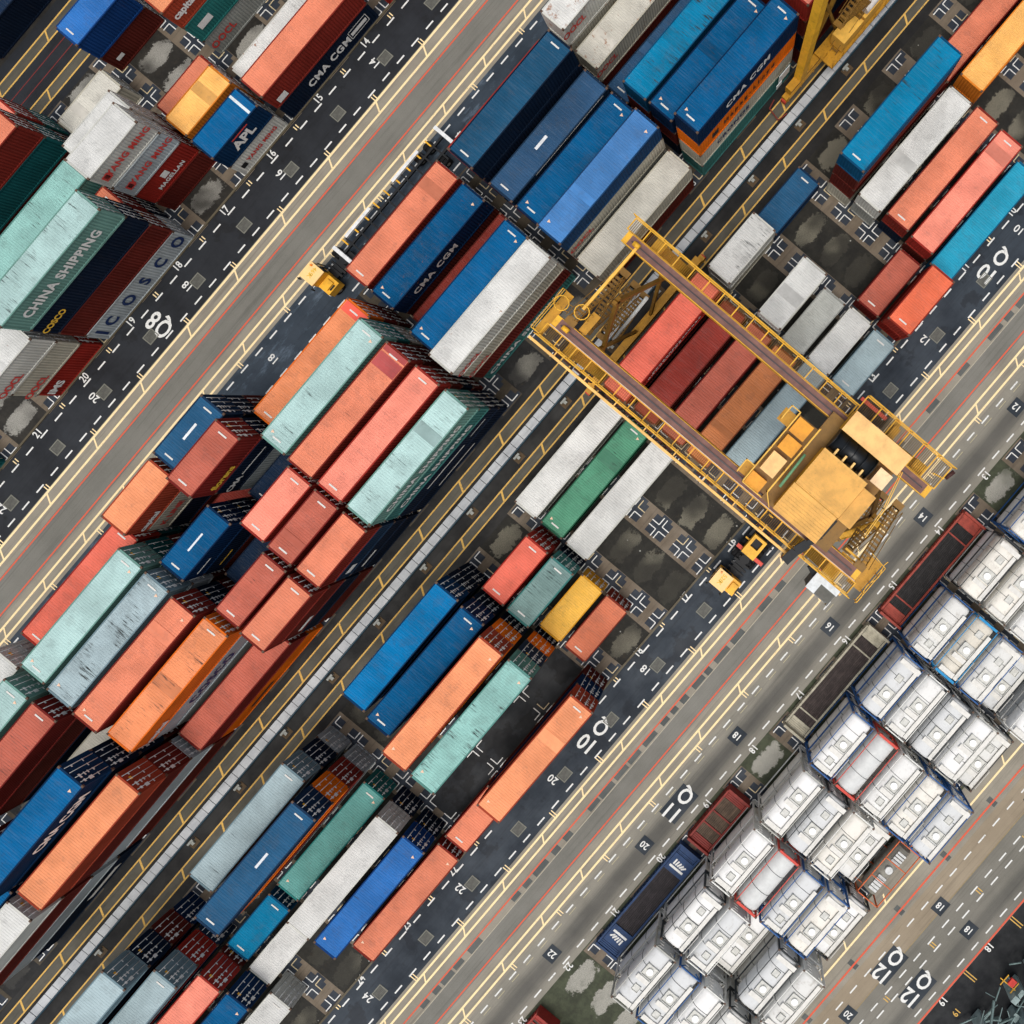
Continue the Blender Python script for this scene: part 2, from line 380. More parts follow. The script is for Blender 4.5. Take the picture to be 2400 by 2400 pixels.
gtext('8', -35.25, -17.75, 2.7, 90, bold=.09, sx=.66); gtext('Q', -35.25, -16.55, 2.7, 90, bold=.09, sx=.6)
struct(flat().rect(-45.5,-39.5, 71,73.1, Z2).build('road_patch', brown))
# drain gratings in the lanes
gm = plain('cast_iron', (92,92,86), .6, .3); gf = plain('grating_surround', (122,122,112), .8)
def grate(u, v, lab):
    t = thing('drain_grate', lab, 'drain grate', (u,v,0), 0, 'drain grates down the lanes')
    f = MB()
    for a in ((-.62,.62,-.5,-.4),(-.62,.62,.4,.5),(-.62,-.52,-.4,.4),(.52,.62,-.4,.4)): f.box(*a, .006, .035)
    f.build('surround', gf, t); b = MB()
    b.box(-.5,.5,-.38,.38,.006,.016)
    for i in range(7): b.box(-.45+i*.14, -.4+i*.14, -.36, .36, .02, .034)
    b.build('grating', gm, t)
for k in range(13, 24): grate(-(k-13.5)*P+.1, -16.97, 'iron drain grate in the black lane Q8 beside number %d' % k)
for k in list(range(11, 26)): grate(-(k-13.5)*P+.2, 38.1, 'iron drain grate in the dark lane 10Q beside number %d' % k)
# pale raised trench cover and its brackets
tc = ground_mat('trench_cover_concrete', (156,160,164), (196,199,200), 1.6, .2)
t = thing('trench_cover', 'long pale grey raised cable trench cover between the two yellow rail strips', 'trench cover')
m = MB(); u = U0
while u < U1: m.box(u, u+1.02, 14.5, 15.28, 0, .45+random.uniform(-.01,.015)); u += 1.075
m.build('cover_slabs', tc, t); MB().box(U0,U1,15.34,15.40,0,.5).build('edge_pipe', plain('teal_pipe',(50,80,96),.5), t)
brk = thing('cable_bracket', 'small grey cable bracket on the dark ground beside the trench cover', 'bracket', (-50.1,15.6,0), 0, 'cable brackets beside the trench cover')
MB().box(-.35,.35,0,.18,0,.35).box(-.15,.15,.18,.45,0,.22).build('bracket_box', plain('galvanised', (150,152,146), .5), brk)
MB().box(-.5,.5,.0,.7,.02,.04).build('foot_plate', plain('rusty_plate', (84,68,48), .8), brk)
def copy_tree(o, parent=None):
    c = o.copy(); COL.objects.link(c); c.parent = parent
    for ch in list(o.children): copy_tree(ch, c)
    return c
for i in range(16):
    if i: brk2 = copy_tree(brk); brk2.location.x = -50.1 - 0*i + (i-4)*P if i != 4 else -83.5
# crane rails
rl = plain('rail_steel', (96,84,72), .4, .3)
for v in (13.57, 17.05, 40.45, 45.35, -9.83, -14.58):
    pass
# ------------------------------------------------------------------ containers
def corr_side(L, y, H=2.59, depth=.045, pitch=.29, x0=.16, x1=None, z0=.16, z1=None):
    bm = bmesh.new(); x1 = L-.16 if x1 is None else x1; z1 = H-.12 if z1 is None else z1
    n = max(2, round((x1-x0)/pitch)); p = (x1-x0)/n; xs = []
    for i in range(n):
        a = x0+i*p; xs += [(a,0),(a+p*.25,0),(a+p*.5,1),(a+p*.75,1)]
    xs.append((x1,0)); prev = None
    for x, s_ in xs:
        d = depth*s_ * (-1 if y < -1 else 1)
        pr = (bm.verts.new((x,y-d,z0)), bm.verts.new((x,y-d,z1)))
        if prev: bm.faces.new((prev[0],pr[0],pr[1],prev[1]))
        prev = pr
    return bm
def bm_obj(name, bm, mat=None):
    me = bpy.data.meshes.new(name); bm.to_mesh(me); bm.free(); me.materials.append(mat)
    o = bpy.data.objects.new(name, me); COL.objects.link(o); return o
DUM = plain('dummy_paint', (120,120,120)); CAST = plain('corner_casting_steel', (92,70,56), .6, .3)
RODM = plain('galvanised_rod', (214,216,214), .5, .1); DOORD = plain('door_gasket', (16,18,20), .7)
W = 2.44
def proto(L):
    """container from the origin corner (low u, low v): x 0..L, y 0..-W, z 0..2.59; parts are returned un-parented"""
    h = 2.59; parts = {}
    for nm, y in (('side_wall', -.03), ('side_wall', -W+.03)):
        parts.setdefault('side_wall', []).append(bm_obj('side_wall', corr_side(L, y, h), DUM))
    # roof: cross corrugations
    bm = bmesh.new(); n = round((L-.3)/.215); p = (L-.3)/n; prev = None
    for i in range(n):
        for fx, dz in ((0,0),(.35,0),(.5,.017),(.85,.017)):
            x = .15+(i+fx)*p; pr = (bm.verts.new((x,-.06,h-.035+dz)), bm.verts.new((x,-W+.06,h-.035+dz)))
            if prev: bm.faces.new((prev[0],prev[1],pr[1],pr[0]))
            prev = pr
    parts['roof'] = [bm_obj('roof', bm, DUM)]
    # front wall (low u end), corrugated
    bm = bmesh.new(); prev = None; n = 8; p = (W-.32)/n; ys = []
    for i in range(n):
        a = .16+i*p; ys += [(a,0),(a+p*.25,0),(a+p*.5,1),(a+p*.75,1)]
    for y, s_ in ys+[(W-.16,0)]:
        pr = (bm.verts.new((.03+.04*s_,-y,.16)), bm.verts.new((.03+.04*s_,-y,h-.12)))
        if prev: bm.faces.new((prev[0],prev[1],pr[1],pr[0]))
        prev = pr
    parts['front_wall'] = [bm_obj('front_wall', bm, DUM)]
    f = MB()
    for v in (0, W-.1):
        f.box(.17, L-.17, v, v+.1, h-.12, h-.01).box(.17, L-.17, v, v+.1, .0, .16)
    for x in (0, L-.16):
        for v in (0, W-.16): f.box(x, x+.16, v, v+.16, .12, h-.12)
        f.box(x, x+.16, .17, W-.17, h-.12, h-.008).box(x, x+.16, .17, W-.17, 0, .16)
    f.box(.1, L-.1, .1, W-.1, .02, .14)
    parts['frame'] = [f.build('frame', DUM)]
    c = MB()
    for x in (0, L-.18):
        for v in (0, W-.18):
            c.box(x-.004, x+.184, v-.004, v+.184, 0, .12).box(x-.004, x+.184, v-.004, v+.184, h-.12, h+.004)
    parts['corner_castings'] = [c.build('corner_castings', CAST)]
    doors = []
    for s_ in (0,1):
        a, b = (.17, W/2-.01) if s_ == 0 else (W/2+.01, W-.17)
        d = MB().box(L-.09, L-.03, a, b, .17, h-.13)
        for zz in (.55,1.1,1.65,2.1): d.box(L-.03, L-.015, a+.06, b-.06, zz-.13, zz+.13)
        d = d.build('door', DUM); r = MB()
        for fr in (.25,.75):
            vv = a+(b-a)*fr; r.tube((L+.01,vv,.1),(L+.01,vv,h-.1),.028,6)
            r.box(L-.01, L+.03, vv-.05, vv+.2, 1.0, 1.05)
        r = r.build('lock_rods', RODM, d); doors.append(d)
    parts['door'] = doors
    return parts
PR = {20: proto(6.06), 40: proto(12.19)}
LEN = {20: 6.06, 40: 12.19}
# ID strips painted on roofs
IDM = MB().box(0,.13,.8,1.6,2.583,2.596).build('roof_marking', worn('faded_code_paint', (214,212,206), (150,120,110), .9))
WEDGE = MB().tube((0,0,2.583),(0,0,2.591),.17,3).build('roof_symbol', plain('orange_symbol_paint',(240,200,170),.6))
DCODE = MB()
for (a,b,z,hh) in ((1.35,1.75,2.05,.16),(1.9,2.15,2.05,.16),(1.4,1.7,1.7,.1),(1.95,2.2,1.7,.1),(1.4,1.65,1.4,.1),(1.9,2.2,1.45,.3),(.4,.6,1.9,.12),(1.5,1.62,.9,.15)): DCODE.box(0,.004,a,b,z,z+hh)
DCODE = DCODE.build('door_markings', WHITEP)
DTAG = MB().box(0,.004,.75,1.05,2.0,2.2).build('door_label', plain('yellow_label', (240,180,50)))
_protos = [o for k in PR for l in PR[k].values() for o in l] + [IDM] + [WEDGE, DCODE, DTAG]
# colour name: (roof sRGB, wall sRGB); roofs paler from fading plus painted-in overhead light
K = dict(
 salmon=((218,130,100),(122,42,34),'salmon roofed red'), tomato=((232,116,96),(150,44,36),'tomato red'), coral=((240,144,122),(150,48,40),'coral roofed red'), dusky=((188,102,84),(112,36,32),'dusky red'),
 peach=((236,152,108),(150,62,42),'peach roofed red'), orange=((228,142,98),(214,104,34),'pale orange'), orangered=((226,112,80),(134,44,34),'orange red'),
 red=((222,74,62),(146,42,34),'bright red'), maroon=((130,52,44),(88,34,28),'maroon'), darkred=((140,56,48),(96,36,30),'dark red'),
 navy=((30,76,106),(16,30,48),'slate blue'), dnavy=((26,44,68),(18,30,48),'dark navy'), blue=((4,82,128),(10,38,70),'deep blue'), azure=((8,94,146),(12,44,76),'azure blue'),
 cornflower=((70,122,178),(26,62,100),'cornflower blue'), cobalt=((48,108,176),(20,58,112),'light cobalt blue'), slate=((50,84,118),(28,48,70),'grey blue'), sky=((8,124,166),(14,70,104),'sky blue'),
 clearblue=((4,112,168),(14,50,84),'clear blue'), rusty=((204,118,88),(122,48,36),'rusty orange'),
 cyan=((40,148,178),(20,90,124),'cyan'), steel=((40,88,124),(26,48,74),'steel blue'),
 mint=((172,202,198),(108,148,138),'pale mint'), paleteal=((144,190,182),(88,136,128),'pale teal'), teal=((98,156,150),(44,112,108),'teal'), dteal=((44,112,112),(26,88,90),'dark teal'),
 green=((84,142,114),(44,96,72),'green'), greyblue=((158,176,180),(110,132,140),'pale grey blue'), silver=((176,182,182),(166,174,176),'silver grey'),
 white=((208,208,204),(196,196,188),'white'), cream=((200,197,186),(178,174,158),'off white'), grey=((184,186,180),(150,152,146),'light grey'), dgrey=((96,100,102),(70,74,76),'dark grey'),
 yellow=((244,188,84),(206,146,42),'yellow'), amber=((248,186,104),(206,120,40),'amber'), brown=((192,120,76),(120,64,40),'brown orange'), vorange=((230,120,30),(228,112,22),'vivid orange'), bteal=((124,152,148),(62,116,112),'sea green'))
ORD = ['first','second','third','fourth','fifth','sixth','seventh']
REF = {7:'Q7',8:'lane Q8',9:'the pale trench',10:'lane 10Q'}
labels = {}
def container(b, col, u0, size, z, hh, kind, tier, ntier, opts):
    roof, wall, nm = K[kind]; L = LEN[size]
    if b == 8: v0 = -19.7-2.92*col-W; row = col+1
    elif b == 9: v0 = 12.2-W-2.9*col; row = col+1
    elif b == 7: v0 = -43.3-2.9*col-W; row = col+1
    else: v0 = 18.6+2.9*col; row = 6-col
    tw = 'unstacked' if ntier == 1 else ('topmost' if tier == 0 else ('lowest' if tier == ntier-1 else ORD[tier]+' down'))
    slot = 13 - int((u0+L-3)//P)
    lab = '%s %s container, %s, %s row from %s, by number %d' % ('long' if size == 40 else 'short', nm, tw, ORD[row-1], REF[b], slot)
    labels[lab] = labels.get(lab, 0)+1
    if labels[lab] > 1: print('DUP LABEL', lab)
    if len(lab.split()) > 16: print('LONG', lab)
    t = thing('shipping_container', lab, 'container', (u0,v0,z), 0, 'shipping containers stacked in the yard')
    jit = random.uniform(-.03,.03); t.location.x += jit; t.location.y += random.uniform(-.025,.025)
    t.scale = (1,1,hh/2.59)
    rust = opts.get('rust',0); st = opts.get('stain',.5)
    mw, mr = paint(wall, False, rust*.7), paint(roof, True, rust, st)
    for pn, lst in PR[size].items():
        for o in lst:
            c = o.copy(); COL.objects.link(c); c.parent = t
            if pn not in ('corner_castings',):
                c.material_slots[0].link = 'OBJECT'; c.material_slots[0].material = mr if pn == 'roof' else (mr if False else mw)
            for ch in o.children:
                d = ch.copy(); COL.objects.link(d); d.parent = c
    t.rotation_euler.z = random.uniform(-.0035,.0035)
    if tier == 0 and random.random() < .22 and 'roofpatch' not in opts:
        a_ = random.uniform(1.2, L-2.4); f_ = random.choice((.86,.9,1.07)); rr = tuple(int(min(250,x*f_)) for x in roof)
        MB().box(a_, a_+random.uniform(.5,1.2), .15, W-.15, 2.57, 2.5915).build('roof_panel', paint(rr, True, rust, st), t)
    if tier == 0 and opts.get('id', 1):
        for x in (.55, L-.72):
            if random.random() < .35: continue
            c = IDM.copy(); COL.objects.link(c); c.parent = t; c.location = (x,0,0)
    if tier == 0 and opts.get('sym') and size == 40:
        for x, y in ((.9,-.55),(L-.95,-1.85)):
            c = WEDGE.copy(); COL.objects.link(c); c.parent = t; c.location = (x,y,0)
    dc = DCODE.copy(); COL.objects.link(dc); dc.parent = t; dc.location = (L+.005,0,0)
    if random.random() < .4:
        dc = DTAG.copy(); COL.objects.link(dc); dc.parent = t; dc.location = (L+.006,0,0)
    for tx in opts.get('text', []):
        s_, size_, cl, uf, sp = tx[:5]; zf = tx[5] if len(tx) > 5 else 1.3
        text_obj('lettering', s_, size_, {'w':WHITEP,'r':REDP,'n':NAVYP,'y':YELP,'k':BLACKP}[cl], (L*uf, W+.012, zf), (math.pi/2,0,0), t, sp, .04*size_)
    for bx in opts.get('marks', []):   # painted blocks on the visible side: u0,u1,z0,z1,colour
        MB().box(bx[0],bx[1],W+.004,W+.01,bx[2],bx[3]).build('painted_panel', {'w':WHITEP,'r':REDP,'n':NAVYP,'y':YELP,'k':BLACKP}[bx[4]], t)
    for bx in opts.get('roofpatch', []):   # u0,u1,v0,v1,rgb
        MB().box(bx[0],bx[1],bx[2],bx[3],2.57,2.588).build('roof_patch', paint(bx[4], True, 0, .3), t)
    return t
def stack(b, col, u0, size, H_, tiers, opts=None):
    """tiers from the top down; opts maps tier index to a dict"""
    n = len(tiers); hh = H_/n; opts = opts or {}
    for i, k in enumerate(tiers):
        container(b, col, u0, size, (n-1-i)*hh, hh-.012, k, i, n, opts.get(i, {}))
SC = dict(stain=1.0)
BAY = lambda k: -6.68*k + .3      # low-u corner of slot k counted from 14 downwards
# ---- block 7
stack(7,0,-25.9,40,2.65,['dnavy'],{0:dict(stain=.3,id=0)}); stack(7,1,-25.9,40,2.65,['silver'],{0:dict(id=0)}); stack(7,0,-39.2,40,2.65,['steel'])
# ---- block 8
ccg = ('CMA CGM',1.1,'w',.5,1.15,1.3)
stack(8,0,-12.9,40,4.9,['salmon','dnavy'],{0:dict(marks=[(.6,1.7,.3,1.0,'w')]),1:dict(text=[ccg],marks=[(9.0,11.4,.9,.96,'w'),(9.0,11.4,1.9,1.96,'w'),(9.0,9.06,.9,1.96,'w'),(11.34,11.4,.9,1.96,'w'),(9.2,11.2,1.2,1.6,'w')])})
stack(8,1,-12.9,40,2.65,['white'],{0:dict(stain=1.2,rust=.6)})
stack(8,3,-12.7,40,7.4,['peach','teal','grey'],{0:dict(text=[('capital',.95,'w',.13,1.0)]),1:dict(marks=[(.9,2.4,1.0,1.7,'w')]),2:dict(text=[('OOCL',1.0,'r',.13,1.1)])})
stack(8,0,.7,40,2.65,['red']); stack(8,3,.7,20,5.2,['salmon','greyblue'])
stack(8,0,-19.65,20,4.7,['azure','white'],{0:dict(text=[('APL',1.5,'w',.5,1.0,1.2)],marks=[(2.2,4.2,2.05,2.2,'r')],roofpatch=[(5.0,5.25,.1,2.3,(215,225,228))]),1:dict(text=[('YANG MING',.66,'r',.55,1.1)],marks=[(.5,1.1,.9,1.5,'k')])})
stack(8,1,-19.6,20,4.7,['amber','orange'],{0:dict(id=0)}); stack(8,2,-19.7,20,2.6,['salmon'],{0:dict(id=0)})
stack(8,5,-19.65,20,5.0,['cobalt','maroon'],{1:dict(marks=[(.7,1.5,1.0,1.4,'w')])})
YM_ = dict(text=[('YANG MING',.85,'r',.58,1.1)],marks=[(.45,1.15,.85,1.6,'r'),(.6,1.0,1.0,1.5,'k')],id=0)
stack(8,1,-26.3,20,9.6,['white','silver','red','darkred'],{0:YM_,1:YM_,2:dict(text=[('MAGELLAN',.6,'w',.5,1.1,.8)],marks=[(2.5,3.2,1.2,1.9,'w')])})
stack(8,2,-26.3,20,7.3,['white','cream','maroon'],{0:dict(id=0)}); stack(8,4,-26.35,20,2.5,['cream'],{0:dict(stain=1,id=0)})
CS = dict(text=[('CHINA SHIPPING',1.1,'w',.48,1.1)],stain=1.3,id=0)
stack(8,0,-39.3,40,10.6,['mint','dnavy','darkred','silver'],{0:dict(text=[('CHINA SHIPPING',1.1,'w',.48,1.1)],stain=1.6,id=0),1:dict(text=[('COSCO',.75,'y',.1,1.0)]),3:dict(text=[('COSCO',1.55,'n',.55,2.6)],marks=[(.5,.8,.6,2.0,'n')])})
stack(8,1,-39.4,40,5.2,['salmon','dnavy']); stack(8,2,-39.4,40,6.3,['paleteal','dteal'],{0:dict(stain=1.2,id=0)})
stack(8,4,-39.4,40,7.7,['salmon','dteal','maroon'],{0:dict(id=1)})
stack(8,5,-39.4,40,5.2,['coral','teal'])
stack(8,0,-46.1,20,7.4,['white','cream','red'],{0:dict(text=[('OOCL',.95,'r',.16,1.0,.8)],id=0,rust=.3),1:dict(text=[('OOCL',.95,'r',.16,1.0,.8)]),2:dict(text=[('IMS',1.1,'w',.16,1.0)])})
stack(8,1,-46.1,20,7.0,['white','greyblue','maroon'],{0:dict(id=0)}); stack(8,2,-46.1,20,5.2,['cream','teal'])
stack(8,0,-60.0,20,2.6,['dteal'])
# ---- block 9
OO = dict(text=[('OOCL',.95,'r',.09,1.0,1.5)],rust=.8,id=0)
stack(9,5,7.4,40,8.2,['white','cream','grey'],{0:dict(text=[('OOCL',.95,'r',.09,1.0,1.5)],rust=1,id=0),1:dict(rust=1)})
stack(9,4,7.4,40,5.3,['cream','maroon'],{0:OO}); stack(9,3,7.4,40,2.6,['slate']); stack(9,2,7.4,40,8.1,['sky','maroon','dnavy'],{0:dict(stain=2,id=0,rust=.1)})
stack(9,1,7.4,40,8.6,['blue','maroon','dnavy'],{0:dict(sym=1,stain=.8)})
stack(9,0,7.4,40,11.25,['blue','vorange','cream','bteal'],{0:dict(text=[('CMA CGM',1.05,'w',.5,1.15)],sym=1,stain=.8),1:dict(text=[('Hapag-Lloyd',.8,'k',.52,1.6)],marks=[(1.6,2.4,.9,1.7,'k')]),2:dict(text=[('CRONOS',.9,'n',.35,1.2)])})
for c,h,t_ in ((0,10.5,['coral','darkred','dnavy','maroon']),(1,10.5,['coral','darkred','navy','maroon']),(2,7.8,['red','navy','maroon'])): stack(9,c,20.8,40,h,t_)
stack(9,5,-6.0,40,5.4,['coral','maroon'],{0:dict(id=0)})
stack(9,4,-6.0,40,11.1,['navy','dnavy','maroon','dnavy'],{0:dict(stain=.3)})
stack(9,3,-6.0,40,8.3,['slate','dnavy','maroon'],{0:dict(marks=[(3,11.5,2.35,2.42,'w')],roofpatch=[(4.6,6.0,1.0,1.25,(225,228,230))])})
stack(9,2,-6.0,40,8.4,['blue','dnavy','dnavy'],{0:dict(sym=1,stain=.2)})
stack(9,1,-6.05,40,10.2,['cornflower','cream','grey','maroon'],{0:dict(sym=1,stain=.2),1:dict(text=[('OOCL',1.0,'r',.12,1.0)])})
stack(9,0,-6.1,40,5.9,['cream','maroon'],{0:dict(id=0,stain=.3)})
stack(9,5,-19.4,40,5.5,['salmon','dnavy'],{0:dict(stain=.6)}); stack(9,4,-19.4,40,5.5,['blue','maroon'],{0:dict(text=[('CMA CGM',1.1,'w',.4,1.15)],sym=1,rust=.3)})
stack(9,3,-19.4,40,2.6,['maroon'],{0:dict(id=0)}); stack(9,2,-19.4,40,8.4,['azure','dnavy','maroon'],{0:dict(sym=1,stain=.6)})
stack(9,1,-19.4,40,10.1,['white','cream','darkred','bteal'],{0:dict(text=[('OOCL',.95,'r',.1,1.0,.7)],rust=.2,id=0,stain=.3),1:dict(text=[('OOCL',.95,'r',.1,1.0,.7)]),3:dict(text=[('CHINA SHIPPING',1.2,'w',.45,1.1)])})
stack(9,4,-32.7,40,8.0,['orange','salmon','darkred'],{0:dict(roofpatch=[(11.1,12.0,.15,2.3,(238,100,82))])}); stack(9,3,-32.7,40,10.6,['mint','teal','cream','mint'],{0:dict(sym=1,stain=1)})
stack(9,2,-32.7,40,10.8,['salmon','maroon','maroon','dnavy'],{0:dict(stain=.7,roofpatch=[(10.1,11.35,.15,2.3,(180,84,82)),(11.53,12.0,.15,2.3,(180,84,82))])}); stack(9,1,-32.7,40,10.7,['coral','maroon','dnavy','darkred'],{0:dict(stain=.6)})
stack(9,0,-32.7,40,10.5,['mint','bteal','dnavy','dnavy'],{0:CS,1:CS,2:dict(marks=[(3,8,1.1,1.3,'w'),(9,11,1.5,1.6,'w')]),3:dict(marks=[(3,8,1.1,1.3,'w')])})
stack(9,5,-39.45,20,10.1,['steel','dnavy','maroon','navy'],{0:dict(id=1,roofpatch=[(2.4,4.0,1.1,1.3,(235,238,238))])}); stack(9,4,-39.45,20,11.7,['dusky','dnavy','silver','maroon'],{0:dict(text=[('florens',.9,'y',.3,1.0,.7)]),1:dict(text=[('CMA',.8,'w',.15,1.0),('a b o o u o',.5,'w',.6,1.0)][:1],marks=[(2,5,1.3,1.42,'w')])})
stack(9,3,-39.45,20,5.2,['dnavy','maroon']); stack(9,2,-39.45,20,9.9,['coral','dnavy','darkred','dnavy']); stack(9,1,-39.45,20,10.0,['dusky','maroon','maroon','navy'],{0:dict(stain=.8)})
stack(9,0,-39.35,20,10.1,['salmon','slate','dnavy','dnavy'],{1:dict(marks=[(.6,1.6,.8,1.6,'w')]),2:dict(marks=[(.7,2.6,1.2,1.5,'w')])})
stack(9,5,-46.1,20,9.9,['peach','cream','dnavy','maroon'],{0:dict(text=[('capital',.85,'w',.2,1.0,.8)]),1:dict(text=[('K LINE',.9,'r',.3,1.0)])}); stack(9,4,-46.1,20,2.6,['maroon'])
stack(9,3,-46.0,20,9.8,['blue','dnavy','maroon','navy'],{0:dict(roofpatch=[(2.2,4.0,1.1,1.25,(228,232,235))],marks=[(.5,2.2,1.2,1.35,'w')]),1:dict(marks=[(.8,2.5,1.2,1.35,'y')])})
stack(9,2,-46.1,20,5.2,['dnavy','maroon'],{0:dict(id=0)}); stack(9,1,-46.0,20,9.9,['dusky','navy','maroon','navy'],{0:dict(stain=1)})
stack(9,0,-45.8,20,10.5,['salmon','darkred','dnavy','maroon'],{1:dict(marks=[(.6,2.2,.5,1.0,'w')])})
stack(9,5,-59.1,40,7.8,['tomato','dteal','dnavy'],{0:dict(stain=.2)}); stack(9,4,-58.9,40,10.4,['mint','dteal','darkred','teal'],{0:dict(stain=.5,sym=1)})
stack(9,3,-58.9,40,10.6,['greyblue','silver','maroon','slate'],{0:dict(stain=2,sym=1)}); stack(9,2,-58.9,40,10.9,['salmon','navy','maroon','maroon'],{0:dict(stain=.2,sym=1,text=[('capital',.85,'w',.1,1.0,.7)])})
stack(9,1,-58.8,40,10.4,['orange','silver','grey','darkred'],{0:dict(stain=1.6,text=[('capital',.9,'w',.1,1.0,.7)]),1:dict(text=[('COSCO',1.4,'n',.5,1.2)])})
stack(9,0,-59.1,40,5.4,['dusky','vorange'],{0:dict(roofpatch=[]),1:dict(marks=[(3,6,1.0,1.4,'k')])})
stack(9,5,-72.3,40,9.3,['white','slate','grey'],{0:dict(text=[('OOCL',.9,'r',.1,1.0)])}); stack(9,4,-72.3,40,10.9,['mint','dteal','maroon','dnavy'],{0:dict(sym=1)})
stack(9,3,-72.2,40,11.0,['dusky','maroon','navy','dnavy'],{0:dict(stain=1)}); stack(9,2,-72.3,40,5.2,['cream','maroon'],{0:dict(stain=.2)})
stack(9,1,-72.1,40,13.9,['azure','dnavy','navy','maroon','dnavy'],{0:dict(sym=1,text=[('CMA CGM',1.25,'w',.62,1.05,1.2)],id=0)})
stack(9,0,-71.9,40,11.5,['peach','darkred','silver','maroon'],{0:dict(stain=.3)})
stack(9,0,-85.1,40,11.5,['white','darkred','silver','navy'],{0:dict(text=[('OOCL',.9,'r',.1,1.0)],id=0,stain=.3),3:dict(marks=[(6,10,.8,1.4,'w')])}); stack(9,1,-85.4,40,10.5,['azure','maroon','dnavy','navy'])
stack(9,2,-85.4,40,10.5,['teal','maroon','dnavy','navy'])
# ---- block 10
stack(10,1,13.75,40,10.4,['cyan' if False else 'sky','maroon','darkred','cream'],{0:dict(stain=1.2)})
stack(10,2,13.8,40,5.2,['white','grey'],{0:dict(id=0,stain=.5)}); stack(10,3,14.2,40,4.9,['salmon','dnavy'],{0:dict(stain=.5)})
stack(10,4,14.1,40,4.7,['coral','darkred'],{0:dict(stain=.3)}); stack(10,5,14.0,40,2.6,['cyan'],{0:dict(id=0)})
stack(10,1,27.2,40,2.6,['salmon'],{0:dict(id=0,stain=.4)}); stack(10,2,27.3,40,5.1,['amber','brown'],{0:dict(id=0)})
stack(10,0,7.05,20,2.5,['steel']); stack(10,0,.75,20,5.7,['white','cream'],{0:dict(stain=1.5,id=0)})
stack(10,2,.4,20,7.4,['white','cream','grey'],{0:dict(id=0,rust=.1)}); stack(10,3,.35,20,2.6,['grey'],{0:dict(id=0)})
stack(10,4,.5,20,2.9,['white'],{0:dict(id=0)}); stack(10,5,.45,20,2.6,['greyblue'],{0:dict(stain=.8)})
stack(10,4,7.3,20,2.9,['dusky']); stack(10,5,7.3,20,5.7,['orangered','red'])
stack(10,0,-12.5,40,8.3,['tomato','darkred','dnavy'],{0:dict(id=0,stain=.25,marks=[(3.3+i*.42,3.62+i*.42,1.5,1.72,'w') for i in range(15)]+[(2.6+i*.5,2.95+i*.5,.8,1.0,'w') for i in range(9)])})
stack(10,1,-12.6,40,5.7,['darkred','maroon'],{0:dict(stain=.3,id=0,roofpatch=[])}); stack(10,2,-12.5,40,5.2,['dusky','maroon'],{0:dict(id=0)})
stack(10,3,-12.6,40,4.9,['brown','dnavy'],{0:dict(id=0,stain=.2)}); stack(10,4,-11.0,40,2.6,['greyblue'],{0:dict(id=0,stain=.2)})
stack(10,0,-26.0,40,2.9,['white'],{0:dict(id=0,stain=.2)}); stack(10,1,-25.9,40,2.8,['green'],{0:dict(stain=1.3,sym=1)}); stack(10,2,-26.0,40,2.7,['white'],{0:dict(id=0,stain=.2)})
stack(10,1,-32.9,20,5.2,['tomato','red'],{0:dict(stain=.3)}); stack(10,2,-32.7,20,5.8,['bteal','dnavy'],{0:dict(stain=1.5)})
stack(10,3,-33.1,20,2.7,['yellow'],{0:dict(id=0)}); stack(10,4,-33.1,20,2.6,['rusty'],{0:dict(stain=.7)})
stack(10,0,-46.0,40,7.8,['clearblue','dnavy','navy'],{0:dict(stain=.7)}); stack(10,1,-45.9,40,8.5,['blue','navy','dnavy'],{0:dict(stain=.3,sym=1)})
stack(10,2,-45.9,40,10.6,['peach','vorange','dnavy','navy'],{0:dict(stain=.2,sym=1)}); stack(10,3,-45.9,40,10.5,['paleteal','slate','vorange','navy'],{0:dict(stain=2,sym=1)})
stack(10,5,-46.1,40,7.6,['peach','blue','maroon'],{0:dict(stain=.3,sym=1)}); stack(10,5,-53.2,20,2.5,['salmon'])
stack(10,0,-65.7,40,7.8,['greyblue','dnavy','silver'],{0:dict(stain=.8)}); stack(10,1,-65.5,40,10.6,['steel','vorange','salmon','silver'],{0:dict(stain=.6,roofpatch=[(6.2,7.7,1.1,1.3,(232,235,238))])})
stack(10,2,-66.1,40,2.6,['teal'],{0:dict(sym=1)}); stack(10,3,-65.8,40,5.3,['white','dnavy'],{0:dict(id=0,stain=.2)})
stack(10,4,-66.0,40,4.9,['cobalt','navy'],{0:dict(sym=1,stain=1)}); stack(10,5,-66.2,40,2.5,['salmon'],{0:dict(sym=1)})
stack(10,2,-73.2,20,2.6,['sky'],{0:dict(stain=1)}); stack(10,3,-73.5,20,2.7,['white'],{0:dict(id=0,rust=.1)})
stack(10,0,-85.9,40,10.3,['greyblue','navy','maroon','blue']); stack(10,1,-85.9,40,7.7,['greyblue','red','slate'])
stack(10,2,-85.9,40,5.6,['coral','maroon']); stack(10,3,-85.8,40,5.4,['blue','dteal'],{0:dict(sym=1)}); stack(10,4,-86.0,40,2.7,['white'])
for o in _protos:
    for ch in list(o.children): bpy.data.objects.remove(ch)
    bpy.data.objects.remove(o)

